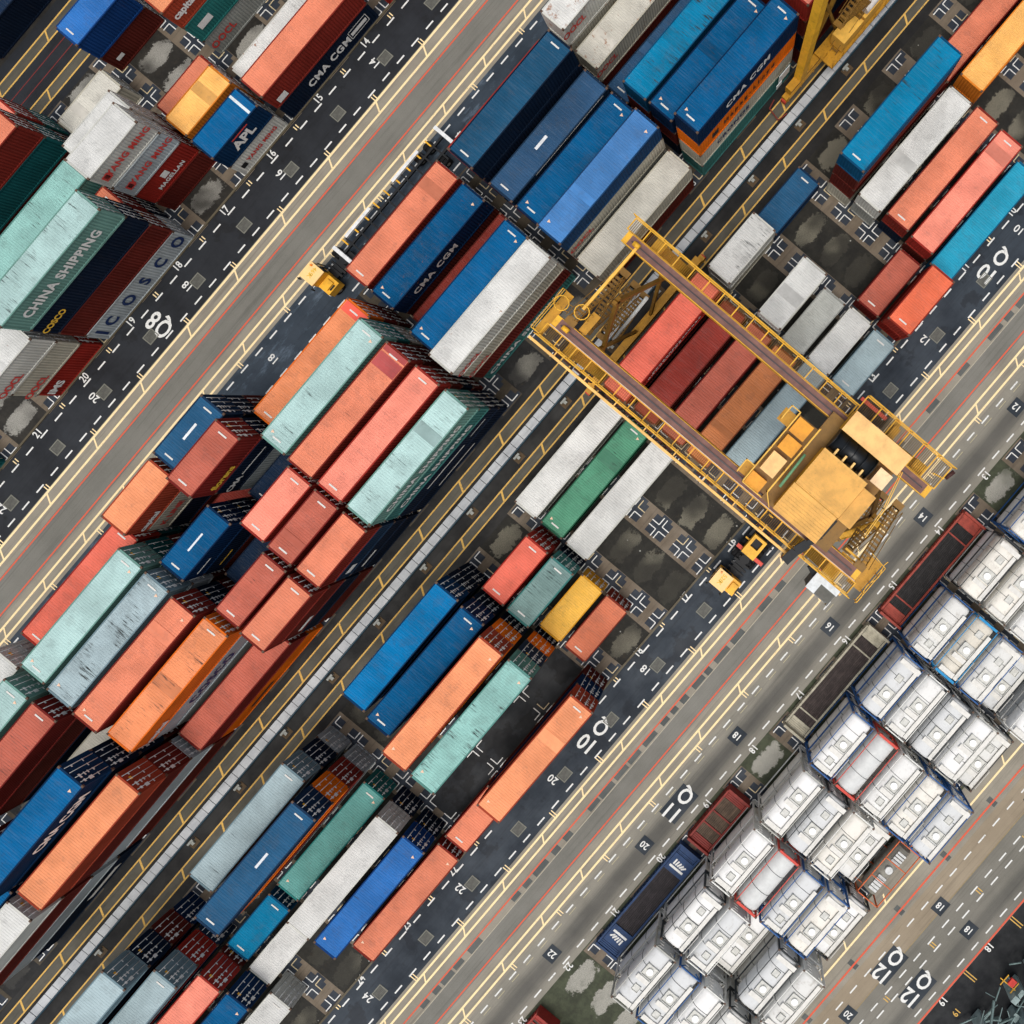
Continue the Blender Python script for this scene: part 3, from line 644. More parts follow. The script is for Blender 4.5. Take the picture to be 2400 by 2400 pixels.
# ------------------------------------------------------------------ tank containers
WALKG = plain('walkway_grating', (220,218,211), .6, .12); TANKW = plain('white_tank_cladding', (246,246,243), .45, .03, 2); TANKC = plain('cream_tank_cladding', (214,208,194), .5, .12, 2)
STEEL = plain('bare_tank_steel', (206,208,206), .4, .12, 2, 0)
def superl(a, b, n, k):
    return [(math.copysign(abs(math.cos(t))**(2/n), math.cos(t))*a, math.copysign(abs(math.sin(t))**(2/n), math.sin(t))*b) for t in (2*math.pi*i/k for i in range(k))]
def tank_proto(fc, body, cyl, mh, var):
    """returns an un-tagged empty with parts; x 0..6.06, v 0..2.44, z 0..2.45"""
    L, h = 6.06, 2.42
    t = bpy.data.objects.new('tank_container', None); COL.objects.link(t)
    f = MB(); FM = plain('tank_frame_paint', fc, .5, .2)
    for v in (.06, W-.06):
        f.bar((.06,v,h-.06),(L-.06,v,h-.06),.06,.06).bar((.06,v,.08),(L-.06,v,.08),.08,.1)
        for u in (.08, L-.08): f.bar((u,v,0),(u,v,h),.15,.15)
    for u in (.06, L-.06):
        f.bar((u,.1,h-.07),(u,W-.1,h-.07),.1,.12).bar((u,.1,.08),(u,W-.1,.08),.12,.12)
        for v, s_ in ((.1,1),(W-.1,-1)):
            f.bar((u,v,h-.1),(u,v+s_*.55,h-.55),.08).bar((u,v,.15),(u,v+s_*.5,.6),.08)
            uu = .1 if u < 1 else L-.1; d = 1 if u < 1 else -1
            f.bar((uu,v,h-.06),(uu+d*.45,v,h-.06),.12).quad if False else None
    f.build('frame', FM, t)
    g2 = MB()
    for u in (.02, L-.2):
        for v in (.0, W-.18):
            g2.box(u, u+.18, v, v+.18, h-.1, h+.02).box(u, u+.18, v, v+.18, -.0, .1)
    g2.build('corner_castings', CAST, t)
    if cyl:      # broad end plates of the open frames
        for u0_, u1_ in ((.1,.75),(L-.75,L-.1)):
            if var == 9: MB().box(u0_,u1_,.1,W-.1,1.0,1.06).build('end_plate', FM, t)
        for u0_, u1_ in ((.0,.22),(L-.22,L)): MB().box(u0_,u1_,.2,W-.2,h-.1,h-.02).build('end_plate', FM, t)
    bm = bmesh.new(); k = 28; n = 2.3 if cyl else 2.9; r = 1.12 if cyl else 1.15; rz = 1.1 if cyl else 1.0; zc = 1.24 if cyl else 1.34; prof = []
    for i in range(7):
        a = i/6*math.pi/2; prof.append((.16+.34*(1-math.sin(a)), .55+.45*math.sin(a) if i else .35))
    prof = [(.5-.34*math.sin(i/6*math.pi/2), math.cos(i/6*math.pi/2)**.6 if i < 6 else .12) for i in range(7)][::-1]
    prof += [(L-x, s_) for x, s_ in prof[::-1]]
    rings = []
    for x, s_ in prof:
        s2 = .62+.38*s_
        if s_ < .2: s2 = .3
        rings.append([bm.verts.new((x, -W/2+a*s2, zc+b*s2)) for a, b in superl(r, rz, n, k)])
    for A, B in zip(rings, rings[1:]):
        for i in range(k): fc_ = bm.faces.new((A[i],B[i],B[(i+1)%k],A[(i+1)%k])); fc_.smooth = True
    bm.faces.new(rings[0]); bm.faces.new(rings[-1][::-1]); bmesh.ops.recalc_face_normals(bm, faces=bm.faces)
    o = bm_obj('tank_barrel', bm, body); o.parent = t; o.material_slots[0].link = 'OBJECT'; o.material_slots[0].material = body
    zt = zc+rz
    bn = MB()
    for x in ((1.5,3.0,4.6) if var % 2 else (2.1,4.1)):
        pts = superl(r+.012, rz+.012, n, k)
        for i in range(k):
            a, b = pts[i], pts[(i+1)%k]; bn.bar((x,W/2-a[0],zc+a[1]),(x,W/2-b[0],zc+b[1]),.035,.03)
    bn.build('cladding_band', plain('dark_band',(70,74,76)), t)
    if not cyl or var == 9:
        wk = MB().box(.35, L-.9 if var%2 else L-.35, W-.55, W-.2, zt+.05, zt+.09)
        wk.box(.3,.75,.35,W-.6,zt+.05,zt+.09) if var%3 != 1 else wk.box(L-.85,L-.4,.3,W-.1,zt+.05,zt+.09)
        wk.box(mh-1.15,mh-.7,.5,W-.64,zt+.05,zt+.088)
        wk.build('walkway', WALKG, t)
    if cyl and var != 9: return t
    sp = MB(); q = .58
    for a in ((mh-q,mh+q,W/2-q,W/2-q+.05),(mh-q,mh+q,W/2+q-.05,W/2+q),(mh-q,mh-q+.05,W/2-q,W/2+q),(mh+q-.05,mh+q,W/2-q,W/2+q)): sp.box(*a, zt-.05, zt+.14)
    sp.box(mh-q+.05,mh+q-.05,W/2-q+.05,W/2+q-.05,zt-.02,zt+.015)
    if var % 2: hr = MB(); hr.path([(.6,W-.2,zt+.1),(.6,W-.2,zt+.55),(2.6,W-.2,zt+.55),(2.6,W-.2,zt+.1)],.035); hr.build('handrail', WALKG, t)
    ld = MB()
    for i in range(6): ld.box(L-.05,L-.0,.5,.95,.3+i*.35,.34+i*.35)
    ld.build('ladder', WALKG, t)
    spo = sp.build('spill_box', plain('spill_box_grey',(206,206,200)), t)
    MB().tube((mh,W/2,zt+.01),(mh,W/2,zt+.17),.3,20).build('manhole_lid', TANKW, spo)
    m2 = mh+1.75 if mh < 3.2 else mh-1.85
    v2 = MB()
    for a in ((m2-.32,m2+.32,W/2-.32,W/2-.28),(m2-.32,m2+.32,W/2+.28,W/2+.32),(m2-.32,m2-.28,W/2-.3,W/2+.3),(m2+.28,m2+.32,W/2-.3,W/2+.3)): v2.box(*a, zt-.03, zt+.12)
    v2.box(m2-.28,m2+.28,W/2-.28,W/2+.28,zt-.02,zt+.05)
    v2.build('valve_box', plain('spill_box_grey',(206,206,200)), t)
    return t
WH=(222,222,216); BLF=(28,86,148); DKF=(46,52,56); RDF=(208,70,56); CYF=(22,140,196); ORF=(214,104,54)
TP = {'w':tank_proto(WH,TANKW,False,3.3,0),'w2':tank_proto(DKF,TANKW,False,2.4,1),'w3':tank_proto((176,176,168),TANKW,False,3.9,2),'b':tank_proto(BLF,TANKW,False,3.2,3),'b2':tank_proto(BLF,TANKW,False,2.3,4),'c':tank_proto(CYF,TANKC,True,3.0,9),'r':tank_proto(RDF,STEEL,True,3.0,6)}
FN = {'w':'white framed','w2':'black framed','w3':'grey framed','b':'blue framed','b2':'blue framed','c':'cyan framed open','r':'red framed bare steel'}
first = set()
TS = {}
def put_tank(kind, u, v, z, lab, h=2.45, txt=None):
    c = copy_tree(TP[kind]); c.location = (u, -v, z); c.scale = (1,1,h/2.42); c['label'] = lab; c['category'] = 'tank container'; c['group'] = 'tank containers stacked by lane 12Q'
    if lab in TS: print('DUP', lab)
    TS[lab] = 1
    if len(lab.split()) > 16: print('LONG', lab)
    if kind not in 'cr':
        for ch in c.children:
            if ch.name.startswith('tank_barrel'): ch.material_slots[0].material = random.choice(CLADS)
    if txt:
        o = MB()
        for i in range(9): o.box(2.2+i*.2, 2.32+i*.2, .12-.02, .13, 1.2, 1.5+.1*(i%3==0))
        o.build('lettering', YELP, c)
        MB().box(4.3,4.5,.11,.13,1.25,1.5).box(4.7,4.85,.11,.13,1.3,1.5).build('lettering', REDP, c)
    return c
def clad(rgb, dirt):
    N = NT('soiled_tank_cladding'); loc, r = rnd_vec(N); v = N.mapv(N.tc.outputs['Object'], (1,1,1), loc)
    a = N.noise(v, 1.2, 6, .7); b_ = N.noise(N.mapv(v,(.5,3,3)), 1.5, 5, .7)
    col = N.mix(N.ramp(a, .5, .75, 0, dirt), lin(rgb), (.30,.27,.22)); col = N.mix(N.ramp(b_, .6, .75, 0, dirt), col, (.2,.19,.17))
    return N.out(col, .5, a, .1)
CLADS = [clad((232,232,230),.3), clad((226,226,223),.55), clad((216,216,212),.6), clad((230,226,216),.5), clad((208,210,210),.4)]
grid = {  # slot index from number 13: tanks in rows 1..5, letters = kind of top tank, (kind, tiers)
 -2: {1:('w',2),2:('w3',2)}, -1:{1:('b2',2),2:('w3',2)},
 0: {1:('b2',2),2:('w',2),3:('w3',2)}, 1:{1:('w2',2),2:('w3',2),3:('w',2),4:('w2',2)},
 2: {1:('b',2),2:('c',2),3:('b2',2),4:('w2',1),5:('w',2)}, 3:{1:('b2',2),2:('w',2),3:('w2',2),4:('w3',2),5:('w2',1)},
 4: {1:('b',2),2:('r',2),3:('w',2),4:('b',2),5:('b2',2)}, 5:{1:('w3',2),2:('w2',2),3:('w',2),4:('w2',1)},
 6: {1:('w',2),2:('r',2),3:('b',2),4:('b2',2),5:('w2',1)}, 7:{1:('w2',2),2:('w',2),3:('w3',1),4:('w2',2),5:('w',2)},
 8: {1:('w3',2),2:('b',2),3:('w',2),4:('w2',2),5:('w',2)}, 9:{1:('w',2),2:('w2',2),3:('w3',2),4:('w',2),5:('w2',2)}}
for s_, rows in grid.items():
    if s_ > 8: continue
    for r, (kd, n) in rows.items():
        u = -s_*P + .3; v = 50.3+2.84*r - .12
        num = 13+s_
        for z in range(n):
            k2 = kd if z == n-1 else {'b':'b','b2':'b','c':'b','r':'w3'}.get(kd,'w')
            pos = 'single' if n == 1 else ('upper' if z == n-1 else 'lower')
            put_tank(k2, u, v, z*2.45, '%s %s tank container, %s row from lane 11Q, number %d' % (pos, FN[k2], ORD[r], num), txt=(kd in ('w2','w') and (s_+r)%2 == 0))
def kill(o):
    for ch in list(o.children): kill(ch)
    bpy.data.objects.remove(o)
for o in TP.values(): kill(o)
# orange open cage with grey drums at number 18
t = thing('tank_container', 'low orange open framed tank container with grey vessel near the yellow line', 'tank container', (-33.2,64.75,0))
f = MB(); L = 6.06
for z in (.08, 2.38):
    for v in (.05, W-.05): f.bar((0,v,z),(L,v,z),.08)
    for u in (.05, 2.05, 4.05, L-.05): f.bar((u,.05,z),(u,W-.05,z),.08)
for u in (.05, L-.05):
    for v in (.05, W-.05): f.bar((u,v,0),(u,v,2.42),.12)
f.build('frame', plain('orange_frame_paint', ORF, .6, .3), t)
MB().tube((.5,1.22,1.1),(5.5,1.22,1.1),.85,20).build('tank_barrel', plain('dull_vessel',(140,138,128),.5,.25), t)
v2 = MB()
for i in range(5): MB().box(.8+i*.33,1.05+i*.33,.8,1.65,1.9,2.0).build('top_fitting', plain('pale_fitting',(206,208,206)), t)
for i in range(4): MB().box(4.0+i*.3,4.2+i*.3,.8,1.7,1.9,2.02).build('top_fitting', plain('pale_fitting',(206,208,206)), t)
v2.tube((3.2,1.2,1.9),(3.2,1.2,2.15),.35,14); v2.build('manhole', plain('pale_fitting',(206,208,206)), t)

# ------------------------------------------------------------------ flat racks
def flat_rack(u0, size, v0, rail, deckc, lab, z=0.0, hdeck=.62, ends=True, logo=False, bars=(.18,.8)):
    L = LEN[size]; t = thing('flat_rack', lab, 'flat rack', (u0,v0,z), 0, 'flat racks along lane 11Q')
    RP = plain('rack_paint', rail, .6, .35, 1.5)
    N_ = NT('deck_planks'); v = N_.tc.outputs['Object']; c = lin(deckc)
    n1 = N_.noise(N_.mapv(v,(.25,6,1)), 1.3, 4); n2 = N_.noise(v, 2, 4)
    col = N_.mix(1.0, N_.mix(N_.ramp(n1,.45,.7,0,.5), c, tuple(x*2.2 for x in c)), N_.ramp(n2,.3,.7,.7,1.2), 'MULTIPLY'); dm = N_.out(col, .8, n1, .4)
    d = MB(); k = 12
    e = 1.0 if size == 40 else .7
    for i in range(k):
        a = .22+(W-.44)*i/k; d.box(e+.3, L-e-.3, a, a+(W-.44)/k-.02, hdeck-.06, hdeck)
    d.build('deck', dm, t)
    for a, b in ((.02,.2),(W-.2,W-.02)): MB().box(.25, L-.25, a, b, .05, hdeck+.05).build('side_rail', RP, t)
    for s_ in (0,1):
        a, b = (.0,e+.28) if s_ == 0 else (L-e-.28,L)
        m = MB().box(a+.02, b-.02, .24, W-.24, hdeck-.1, hdeck+.02)
        uo = .0 if s_ == 0 else L-.22
        m.box(uo, uo+.22, -.0, W, .0, 1.25 if ends else .75)
        for j in range(4): m.box((a+.35 if s_ == 0 else a+.1)+j*.18, (a+.43 if s_ == 0 else a+.18)+j*.18, .26, W-.26, hdeck+.02, hdeck+.06)
        m.build('end_panel', RP, t)
    for fr in bars: MB().box(L*fr-.07, L*fr+.07, .21, W-.21, hdeck+.002, hdeck+.1).build('cross_bar', RP, t)
    m = MB(); nn = int(L/.45)
    for i in range(nn):
        m.box(.5+i*.45, .56+i*.45, -.05, .02, .2, .55).box(.5+i*.45, .56+i*.45, W-.02, W+.05, .2, .55)
    m.build('lashing_hooks', RP, t)
    if logo:
        for s_ in (0,1):
            x = 1.75 if s_ == 0 else L-1.75
            m = MB(); sg = 1 if s_ == 0 else -1
            def q(u_, v_): return (x+sg*u_, 1.22+sg*v_)
            m.bar((*q(.35,-.75),hdeck+.12),(*q(.35,.75),hdeck+.12),.22,.02)
            for i in range(5): m.bar((*q(-.25-.05*i,-.7+.3*i),hdeck+.12+.001*i),(*q(.1,-.35+.22*i),hdeck+.12+.001*i),.16,.02)
            m.build('emblem', WHITEP, t)
            MB().box(min(x-.9,x+.9), max(x-.9,x+.9), .22, W-.22, hdeck+.0, hdeck+.1).build('end_panel', RP, t)
    return t
flat_rack(-12.75, 40, 50.35, (158,66,52), (40,38,38), 'long rust red flat rack with dark plank deck beside number 14')
flat_rack(-26.35, 40, 50.35, (172,166,146), (58,50,48), 'long pale grey flat rack with brown plank deck beside number 17')
flat_rack(-40.0, 20, 50.35, (128,42,34), (80,66,54), 'short dark red flat rack beside number 19', hdeck=.9, bars=(.36,.58))
flat_rack(-53.1, 40, 50.3, (26,56,96), (42,38,40), 'long blue flat rack with white emblems at both ends beside number 21', ends=False, logo=True, bars=())
flat_rack(-67.3, 20, 50.3, (150,48,40), (80,70,64), 'short maroon flat rack at the foot of lane 11Q beside number 23')
container_like = thing('shipping_container', 'small sky blue container corner beside the maroon rack near number 23', 'container', (-67.3,53.3,0))
MB().box(0,6.06,0,2.44,0,2.0).build('body', paint((22,120,165)), container_like); MB().box(-.02,6.08,-.02,.1,1.9,2.02).box(-.02,6.08,2.34,2.46,1.9,2.02).build('top_rail', paint((40,90,130)), container_like)

# ------------------------------------------------------------------ terminal tractors and trailers
TY = crane_yellow((240,180,50), .25); CREAMY = plain('sun_bleached_roof', (250,208,140), .6, .1, 2); BLK_ = plain('black_chassis', (22,24,27), .6, .2); TYRE = plain('tyre_rubber', (18,18,20), .85, .1)
def tractor(u, v, num, lab, wide=2.7):
    t = thing('terminal_tractor', lab, 'tractor', (u,v,0))
    # x grows towards the trailer, v across
    c = MB().box(0,1.55,0,1.45,.9,2.55); c.build('cab', TY, t)
    rf = MB().box(-.05,1.6,-.05,1.5,2.55,2.66).build('cab_roof', CREAMY, t)
    text_obj('roof_number', 'K', .55, YELP, (.5,.72,2.67), (0,0,math.radians(180)), t, 1, .01)
    text_obj('roof_number', num, .55, YELP, (1.0,.72,2.67), (0,0,math.radians(180)), t, 1, .01)
    for y_ in (.05,1.4): MB().bar((-.02,y_,2.3),(-.35,y_-.12 if y_<1 else y_+.12,2.3),.04).box(-.42,-.32,y_-.2 if y_<1 else y_+.02,y_-.02 if y_<1 else y_+.2,1.9,2.35).build('mirror', BLK_, t)
    MB().tube((1.35,.3,2.66),(1.35,.3,2.85),.09,10).build('beacon', plain('orange_beacon',(240,130,30),.3), t)
    MB().box(1.55,1.6,.2,1.25,1.5,2.4).build('rear_window', plain('dark_glass',(30,40,46),.1), t)
    MB().box(-.06,0,1.6,1.8,.9,1.1).box(-.06,0,wide-.35,wide-.15,.9,1.1).build('headlights', plain('lamp_glass',(230,230,220),.2), t)
    MB().box(.05,1.5,-.01,0.0,1.6,2.3).box(-.01,0,.15,1.3,1.6,2.4).build('windscreen', plain('dark_glass',(30,40,46),.1), t)
    h = MB().box(.1,1.5,1.5,wide,.7,1.75).box(.35,1.2,1.75,2.4,1.75,1.95); h.build('engine_cover', TY, t)
    MB().box(.5,1.1,2.45,2.6,1.75,1.8).build('grille', BLK_, t)
    ch = MB().box(.2,4.2,.85,1.85,.55,.85)
    for i in range(5): ch.box(1.9+i*.42,2.1+i*.42,.5,2.2,.8,.98)
    ch.tube((3.3,1.35,.9),(3.3,1.35,1.1),.45,16); ch.build('chassis', BLK_, t)
    for x, vs in ((.8,(0.0,wide-.4)),(3.3,(.05,.42,wide-.82,wide-.45))):
        for y in vs:
            wv = MB().tube((x,y,.5),(x,y+.34,.5),.5,18).build('wheel', TYRE, t); MB().tube((x,y-.01,.5),(x,y+.35,.5),.22,12).build('rim', plain('wheel_rim',(150,146,136)), wv)
    MB().bar((1.75,.4,.9),(1.75,.4,2.3),.08).bar((1.75,.9,.9),(1.75,.9,2.3),.08).build('exhaust', BLK_, t)
    return t
def trailer(u, v, lab, endc, railc, L=14.6, wide=2.7):
    t = thing('container_trailer', lab, 'trailer', (u,v,0))
    f = MB()
    for y in (.75,wide-.95): f.box(0,L,y,y+.2,.9,1.15)
    for i in range(12): f.box(.3+i*(L-.6)/11-.08, .3+i*(L-.6)/11+.08, .1, wide-.1, 1.0, 1.14)
    f.build('frame', BLK_, t)
    for x in (.1, L-.35): MB().box(x,x+.35,-.15,wide+.1,1.0,1.35).build('end_bolster', endc, t)
    for a, b in ((1.7,5.1),(8.2,11.8)): MB().box(a,b,.02,.3,1.2,1.45).build('side_guide', railc, t)
    m = MB()
    for i in range(9): m.bar((1.3+i*1.45,.0,1.2),(1.3+i*1.45,.75,1.25),.14)
    m.build('twist_lock_arm', TY, t)
    for x in (L-3.2, L-1.9):
        for y in (.02,.4,wide-.78,wide-.4):
            wv = MB().tube((x,y,.5),(x,y+.34,.5),.5,16).build('wheel', TYRE, t); MB().tube((x,y-.01,.5),(x,y+.35,.5),.2,10).build('rim', plain('wheel_rim',(150,146,136)), wv)
    return t
WT = plain('white_guide_paint', (226,228,228), .5)
tractor(-22.9, -8.85, '469', 'yellow terminal tractor with cream roof marked K 469 beside the salmon roofed container')
trailer(-19.6, -8.7, 'black trailer with white guides and yellow arms behind tractor K 469', WT, WT)
tractor(-20.3, 36.45, '528', 'yellow terminal tractor with cream roof marked K 528 in dark lane 10Q', 2.5)
trailer(-16.6, 36.5, 'black trailer with red end bolsters under the yellow crane in lane 10Q', plain('red_bolster_paint',(214,84,70)), BLK_, 17.9, 2.7)
t = thing('crane_power_pack', 'yellow frame with dark hatch over the trailer behind tractor K 528', 'frame', (-16.45,36.9,1.3))
MB().box(0,2.0,0,.28,0,.9).box(0,2.0,1.1,1.38,0,.9).box(0,.9,.28,1.1,0,.9).box(1.75,2.0,.28,1.1,0,.9).build('housing', TY, t); MB().box(.92,1.73,.3,1.08,.2,.6).build('hatch', BLK_, t)
for i in range(4):
    for y in (-.45, 1.5): MB().tube((.2+i*.6,y,-.3),(.2+i*.6,y+.4,-.3),.32,12).build('roller', TYRE, t)

# ------------------------------------------------------------------ yard cranes
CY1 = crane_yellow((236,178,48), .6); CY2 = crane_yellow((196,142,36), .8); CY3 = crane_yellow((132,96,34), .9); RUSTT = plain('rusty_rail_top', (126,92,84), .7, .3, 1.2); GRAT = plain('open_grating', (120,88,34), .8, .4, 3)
def railing(m, pts, z, h=1.05, step=1.4, t_=.05):
    for (a, b) in zip(pts, pts[1:]):
        for zz in (z+h, z+h*.5): m.bar((a[0],a[1],zz),(b[0],b[1],zz),t_)
        L = math.hypot(b[0]-a[0], b[1]-a[1]); n = max(1, int(L/step))
        for i in range(n+1):
            x = a[0]+(b[0]-a[0])*i/n; y = a[1]+(b[1]-a[1])*i/n; m.bar((x,y,z),(x,y,z+h),t_)
def walkway(t, u0, u1, v0, v1, z, outer):
    """grated walkway: bars across with gaps, frame, railing on the outer side"""
    m = MB(); m.box(u0,u0+.07,v0,v1,z-.1,z).box(u1-.07,u1,v0,v1,z-.1,z); n = int((v1-v0)/1.25)
    for i in range(n+1): y = v0+(v1-v0-.08)*i/n; m.box(u0+.07,u1-.07,y,y+.08,z-.09,z-.005)
    wk = m.build('walkway', CY1, t)
    g_ = MB(); k = int((v1-v0)/.14)
    for i in range(k): y = v0+.04+i*.14; g_.box(u0+.07,u1-.07,y,y+.035,z-.05,z-.012)
    g_.build('grating', GRAT, wk); r = MB(); railing(r, [(outer,v0),(outer,v1)], z, 1.05, 1.25); r.build('railing', CY1, wk)
def crane(uc, vl, vr, full, lab, z=20.0):
    t = thing('yard_crane', lab, 'crane')
    gs = (uc-3.65, uc+3.65); a, b = vl-1.9, vr+1.3
    for i, g0 in enumerate(gs):
        s_ = -1 if i == 0 else 1
        gd = MB()   # box girder with haunched ends
        w2 = .42
        pr = [(a,z-.5),(a,z-.02),(b,z-.02),(b,z-.5),(b-2.2,z-1.5),(a+3.0,z-1.5)]
        bm = gd.bm; A = [bm.verts.new((g0-w2,-v,zz)) for v, zz in pr]; B = [bm.verts.new((g0+w2,-v,zz)) for v, zz in pr]
        bm.faces.new(A); bm.faces.new(B[::-1])
        for k in range(6): bm.faces.new((A[k],B[k],B[(k+1)%6],A[(k+1)%6]))
        gdo = gd.build('girder', CY1, t)
        MB().box(g0-w2+.04,g0+w2-.04,a+.4,b-.4,z-.015,z+.01).build('girder_top_plate', RUSTT, gdo)
        MB().box(g0-.05,g0+.05,a+.6,b-.6,z+.012,z+.1).build('trolley_rail', plain('dark_rail',(66,56,58),.4), gdo)
        MB().box(g0-w2-.0,g0-w2+.05,a,b,z-.01,z+.09).build('edge_trim', plain('pale_trim',(214,190,170)) if i == 0 else CY1, gdo)
        MB().tube((g0,a+.8,z+.2),(g0,a+1.3,z+.2),.18,10).build('buffer', CY1, t)
        o1, o2 = (g0-1.45,g0-.46) if i == 0 else (g0+.46,g0+1.45)
        walkway(t, o1, o2, a-.3, b+.3 if i == 0 else b-7.4, z-.35, o1 if i == 0 else o2)
        if i == 1 and full: walkway(t, g0+.46, g0+2.4, b-7.3, b+.2, z-.35, g0+2.4)
    # festoon beam outside the first girder
    if full:
        ub = gs[0]-1.95
        fb = MB().box(ub-.09,ub+.09,a-.6,vr-3.0,z-.35,z-.1); k = 0
        for y in [a+1.5+i*2.6 for i in range(9)]: fb.bar((ub,y,z-.2),(gs[0]-1.3,y,z-.2),.08)
        fbo = fb.build('festoon_beam', crane_yellow((248,196,110),.1), t)
        for i in range(22): MB().box(ub+.2,ub+.45,a+1.2+i*.9,a+1.75+i*.9,z-1.3,z-.5).build('cable_loop', plain('brown_cables',(70,34,26),.7,.3), fbo)
        MB().box(ub-.09,ub+.09,vr-.8,vr+1.8,z-2.4,z-2.2).build('festoon_beam', crane_yellow((248,196,110),.1), t)
        MB().bar((gs[0]+1.75,vl-.85,z),(gs[1]+.15,vl-.75,z),.2,.2).build('end_tie', crane_yellow((246,190,80),.1), t)
        cg = MB()   # caged ladder hoops at the left end
        for (cx,cy) in ((gs[0]+1.2,a-.1),(gs[0]+1.6,a+1.3)):
            for zz in (z+.9,):
                pts = [(cx+.5*math.cos(x),cy+.5*math.sin(x),zz) for x in [math.pi*2*i/12 for i in range(13)]]; cg.path(pts,.06)
            for x in range(0,12,2): cg.bar((cx+.5*math.cos(x*math.pi/6),cy+.5*math.sin(x*math.pi/6),z-.4),(cx+.5*math.cos(x*math.pi/6),cy+.5*math.sin(x*math.pi/6),z+1.0),.04)
        cg.build('ladder_cage', CY1, t)
        pl = MB().box(gs[0]-1.3,gs[0]+2.0,a-.7,a-.05,z-.45,z-.38).box(gs[0]+.5,gs[0]+2.1,a+1.6,a+2.2,z-.45,z-.38); po = pl.build('end_platform', CY2, t)
        r = MB(); railing(r, [(gs[0]-1.3,a-.05),(gs[0]-1.3,a-.7),(gs[0]+2.0,a-.7)], z-.38); r.build('railing', CY1, po)
    # legs, sills, bracing
    for v, sd_ in ((vl,-1),(vr,1)):
        sill = MB().box(uc-7.6,uc+7.6,v-.35,v+.35,1.5,2.4).build('sill_beam', CY2, t)
        for s_ in (-1,1):
            lg = MB(); x0, x1 = uc+s_*6.0, uc+s_*4.6
            lg.bar((x0,v,2.4),(x1,v,z-1.4),.75,.85)
            lg.build('leg', CY1, t)
            br = MB().bar((uc+s_*5.6,v,5.5),(uc-s_*.2,v,z-2.2),.3,.3).bar((uc+s_*1.0,v,2.6),(uc+s_*4.8,v,z-6),.26,.26)
            br.build('brace', CY3, t)
            bg_ = MB().box(uc+s_*6.9-1.2,uc+s_*6.9+1.2,v-.28,v+.28,.55,1.35); bo = bg_.build('bogie', CY2, t)
            for q in (-.75,.75): MB().tube((uc+s_*6.9+q,v-.16,.42),(uc+s_*6.9+q,v+.16,.42),.42,16).build('wheel', RUSTT, bo)
            MB().box(uc+s_*8.1-.15,uc+s_*8.1+.15,v-.25,v+.25,.5,1.0).build('buffer', plain('red_buffer',(190,60,46)), bo)
            MB().box(uc+s_*4.6-.5, uc+s_*4.6+.5, v-.45, v+.45, z-2.2, z-1.5).build('leg_head', CY1, t)
        # zig-zag stair beside the leg
        st = MB(); zz = 2.6; u_a, u_b = uc-2.8, uc+1.6; vv = v+(-.95 if sd_ < 0 else .95)
        k = 0
        while zz < z-2.5:
            a1, b1 = ((u_a,u_b) if k % 2 == 0 else (u_b,u_a))
            for q in (-.3,.3): st.bar((a1,vv+q,zz),(b1,vv+q,zz+2.9),.07,.14)
            for j in range(14): x = a1+(b1-a1)*j/13; st.box(x-.1,x+.1,vv-.27,vv+.27,zz+2.9*j/13-.02,zz+2.9*j/13+.02)
            for q in (-.34,.34): st.bar((a1,vv+q,zz+1),(b1,vv+q,zz+3.9),.04)
            st.box(min(b1,b1+.5*(1 if b1>a1 else -1)),max(b1,b1+.5*(1 if b1>a1 else -1)),vv-.4,vv+.4,zz+2.88,zz+2.94); zz += 2.9; k += 1
        st.build('stairs', CY3, t)
    return t, gs, a, b
t, gs, a, b = crane(-6.5, 17.05, 40.45, True, 'big yellow rail mounted yard crane straddling the stacks and lane 10Q')
Z = 20.0
rb = MB().tube((-9.3,16.1,3.2),(-4.8,17.1,9.6),.16,8).build('cable_conduit', plain('pale_conduit',(200,202,198)), t)
# ---- trolley
tro = MB().box(-10.0,-4.4,31.6,33.3,Z+.1,Z+.35).box(-10.3,-2.8,33.3,39.0,Z+.1,Z+.4).build('trolley', CY3, t)
def ribbed_roof(u0,u1,v0,v1,z,mat,name,parent,p=.22):
    m = MB(); m.box(u0,u1,v0,v1,z-.12,z); n = int((u1-u0)/p)
    for i in range(n): m.box(u0+i*p+.02,u0+i*p+.08,v0+.03,v1-.03,z-.001,z+.05)
    return m.build(name, mat, parent)
HY = crane_yellow((228,174,86), .3); HL = crane_yellow((244,192,120), .12)
ribbed_roof(-10.2,-8.02,34.15,37.75,22.0,HY,'machinery_roof',t); ribbed_roof(-7.98,-5.05,34.2,37.8,22.06,HY,'machinery_roof',t); ribbed_roof(-8.05,-5.4,37.83,38.85,21.95,HY,'machinery_roof',t,.1)
MB().box(-10.1,-5.1,34.25,37.7,Z+.4,21.86).box(-8.0,-5.5,37.72,38.8,Z+.4,21.8).build('machinery_house', CY1, t)
MB().box(-8.8,-7.3,30.4+1.5,33.0,Z+.35,21.2).build('motor_cover', crane_yellow((250,200,130),.05), t)
MB().box(-10.2,-9.2,31.7,32.9,Z+.35,Z+.9).build('gear_box', crane_yellow((236,160,40),.2), t); MB().box(-7.0,-5.9,31.9,33.1,Z+.35,21.0).build('gear_box', crane_yellow((236,160,40),.2), t); MB().box(-5.7,-4.5,31.8,33.0,Z+.35,Z+.7).build('gear_box', crane_yellow((236,160,40),.2), t)
ep = MB().box(-3.4,-1.95,34.3,38.85,Z+.35,21.95).build('electrical_house', CY1, t); MB().box(-3.45,-1.9,34.25,38.9,21.96,22.08).build('house_roof', HL, ep)
dr = MB().tube((-4.15,34.4,Z+.9),(-4.15,37.6,Z+.9),.72,26)
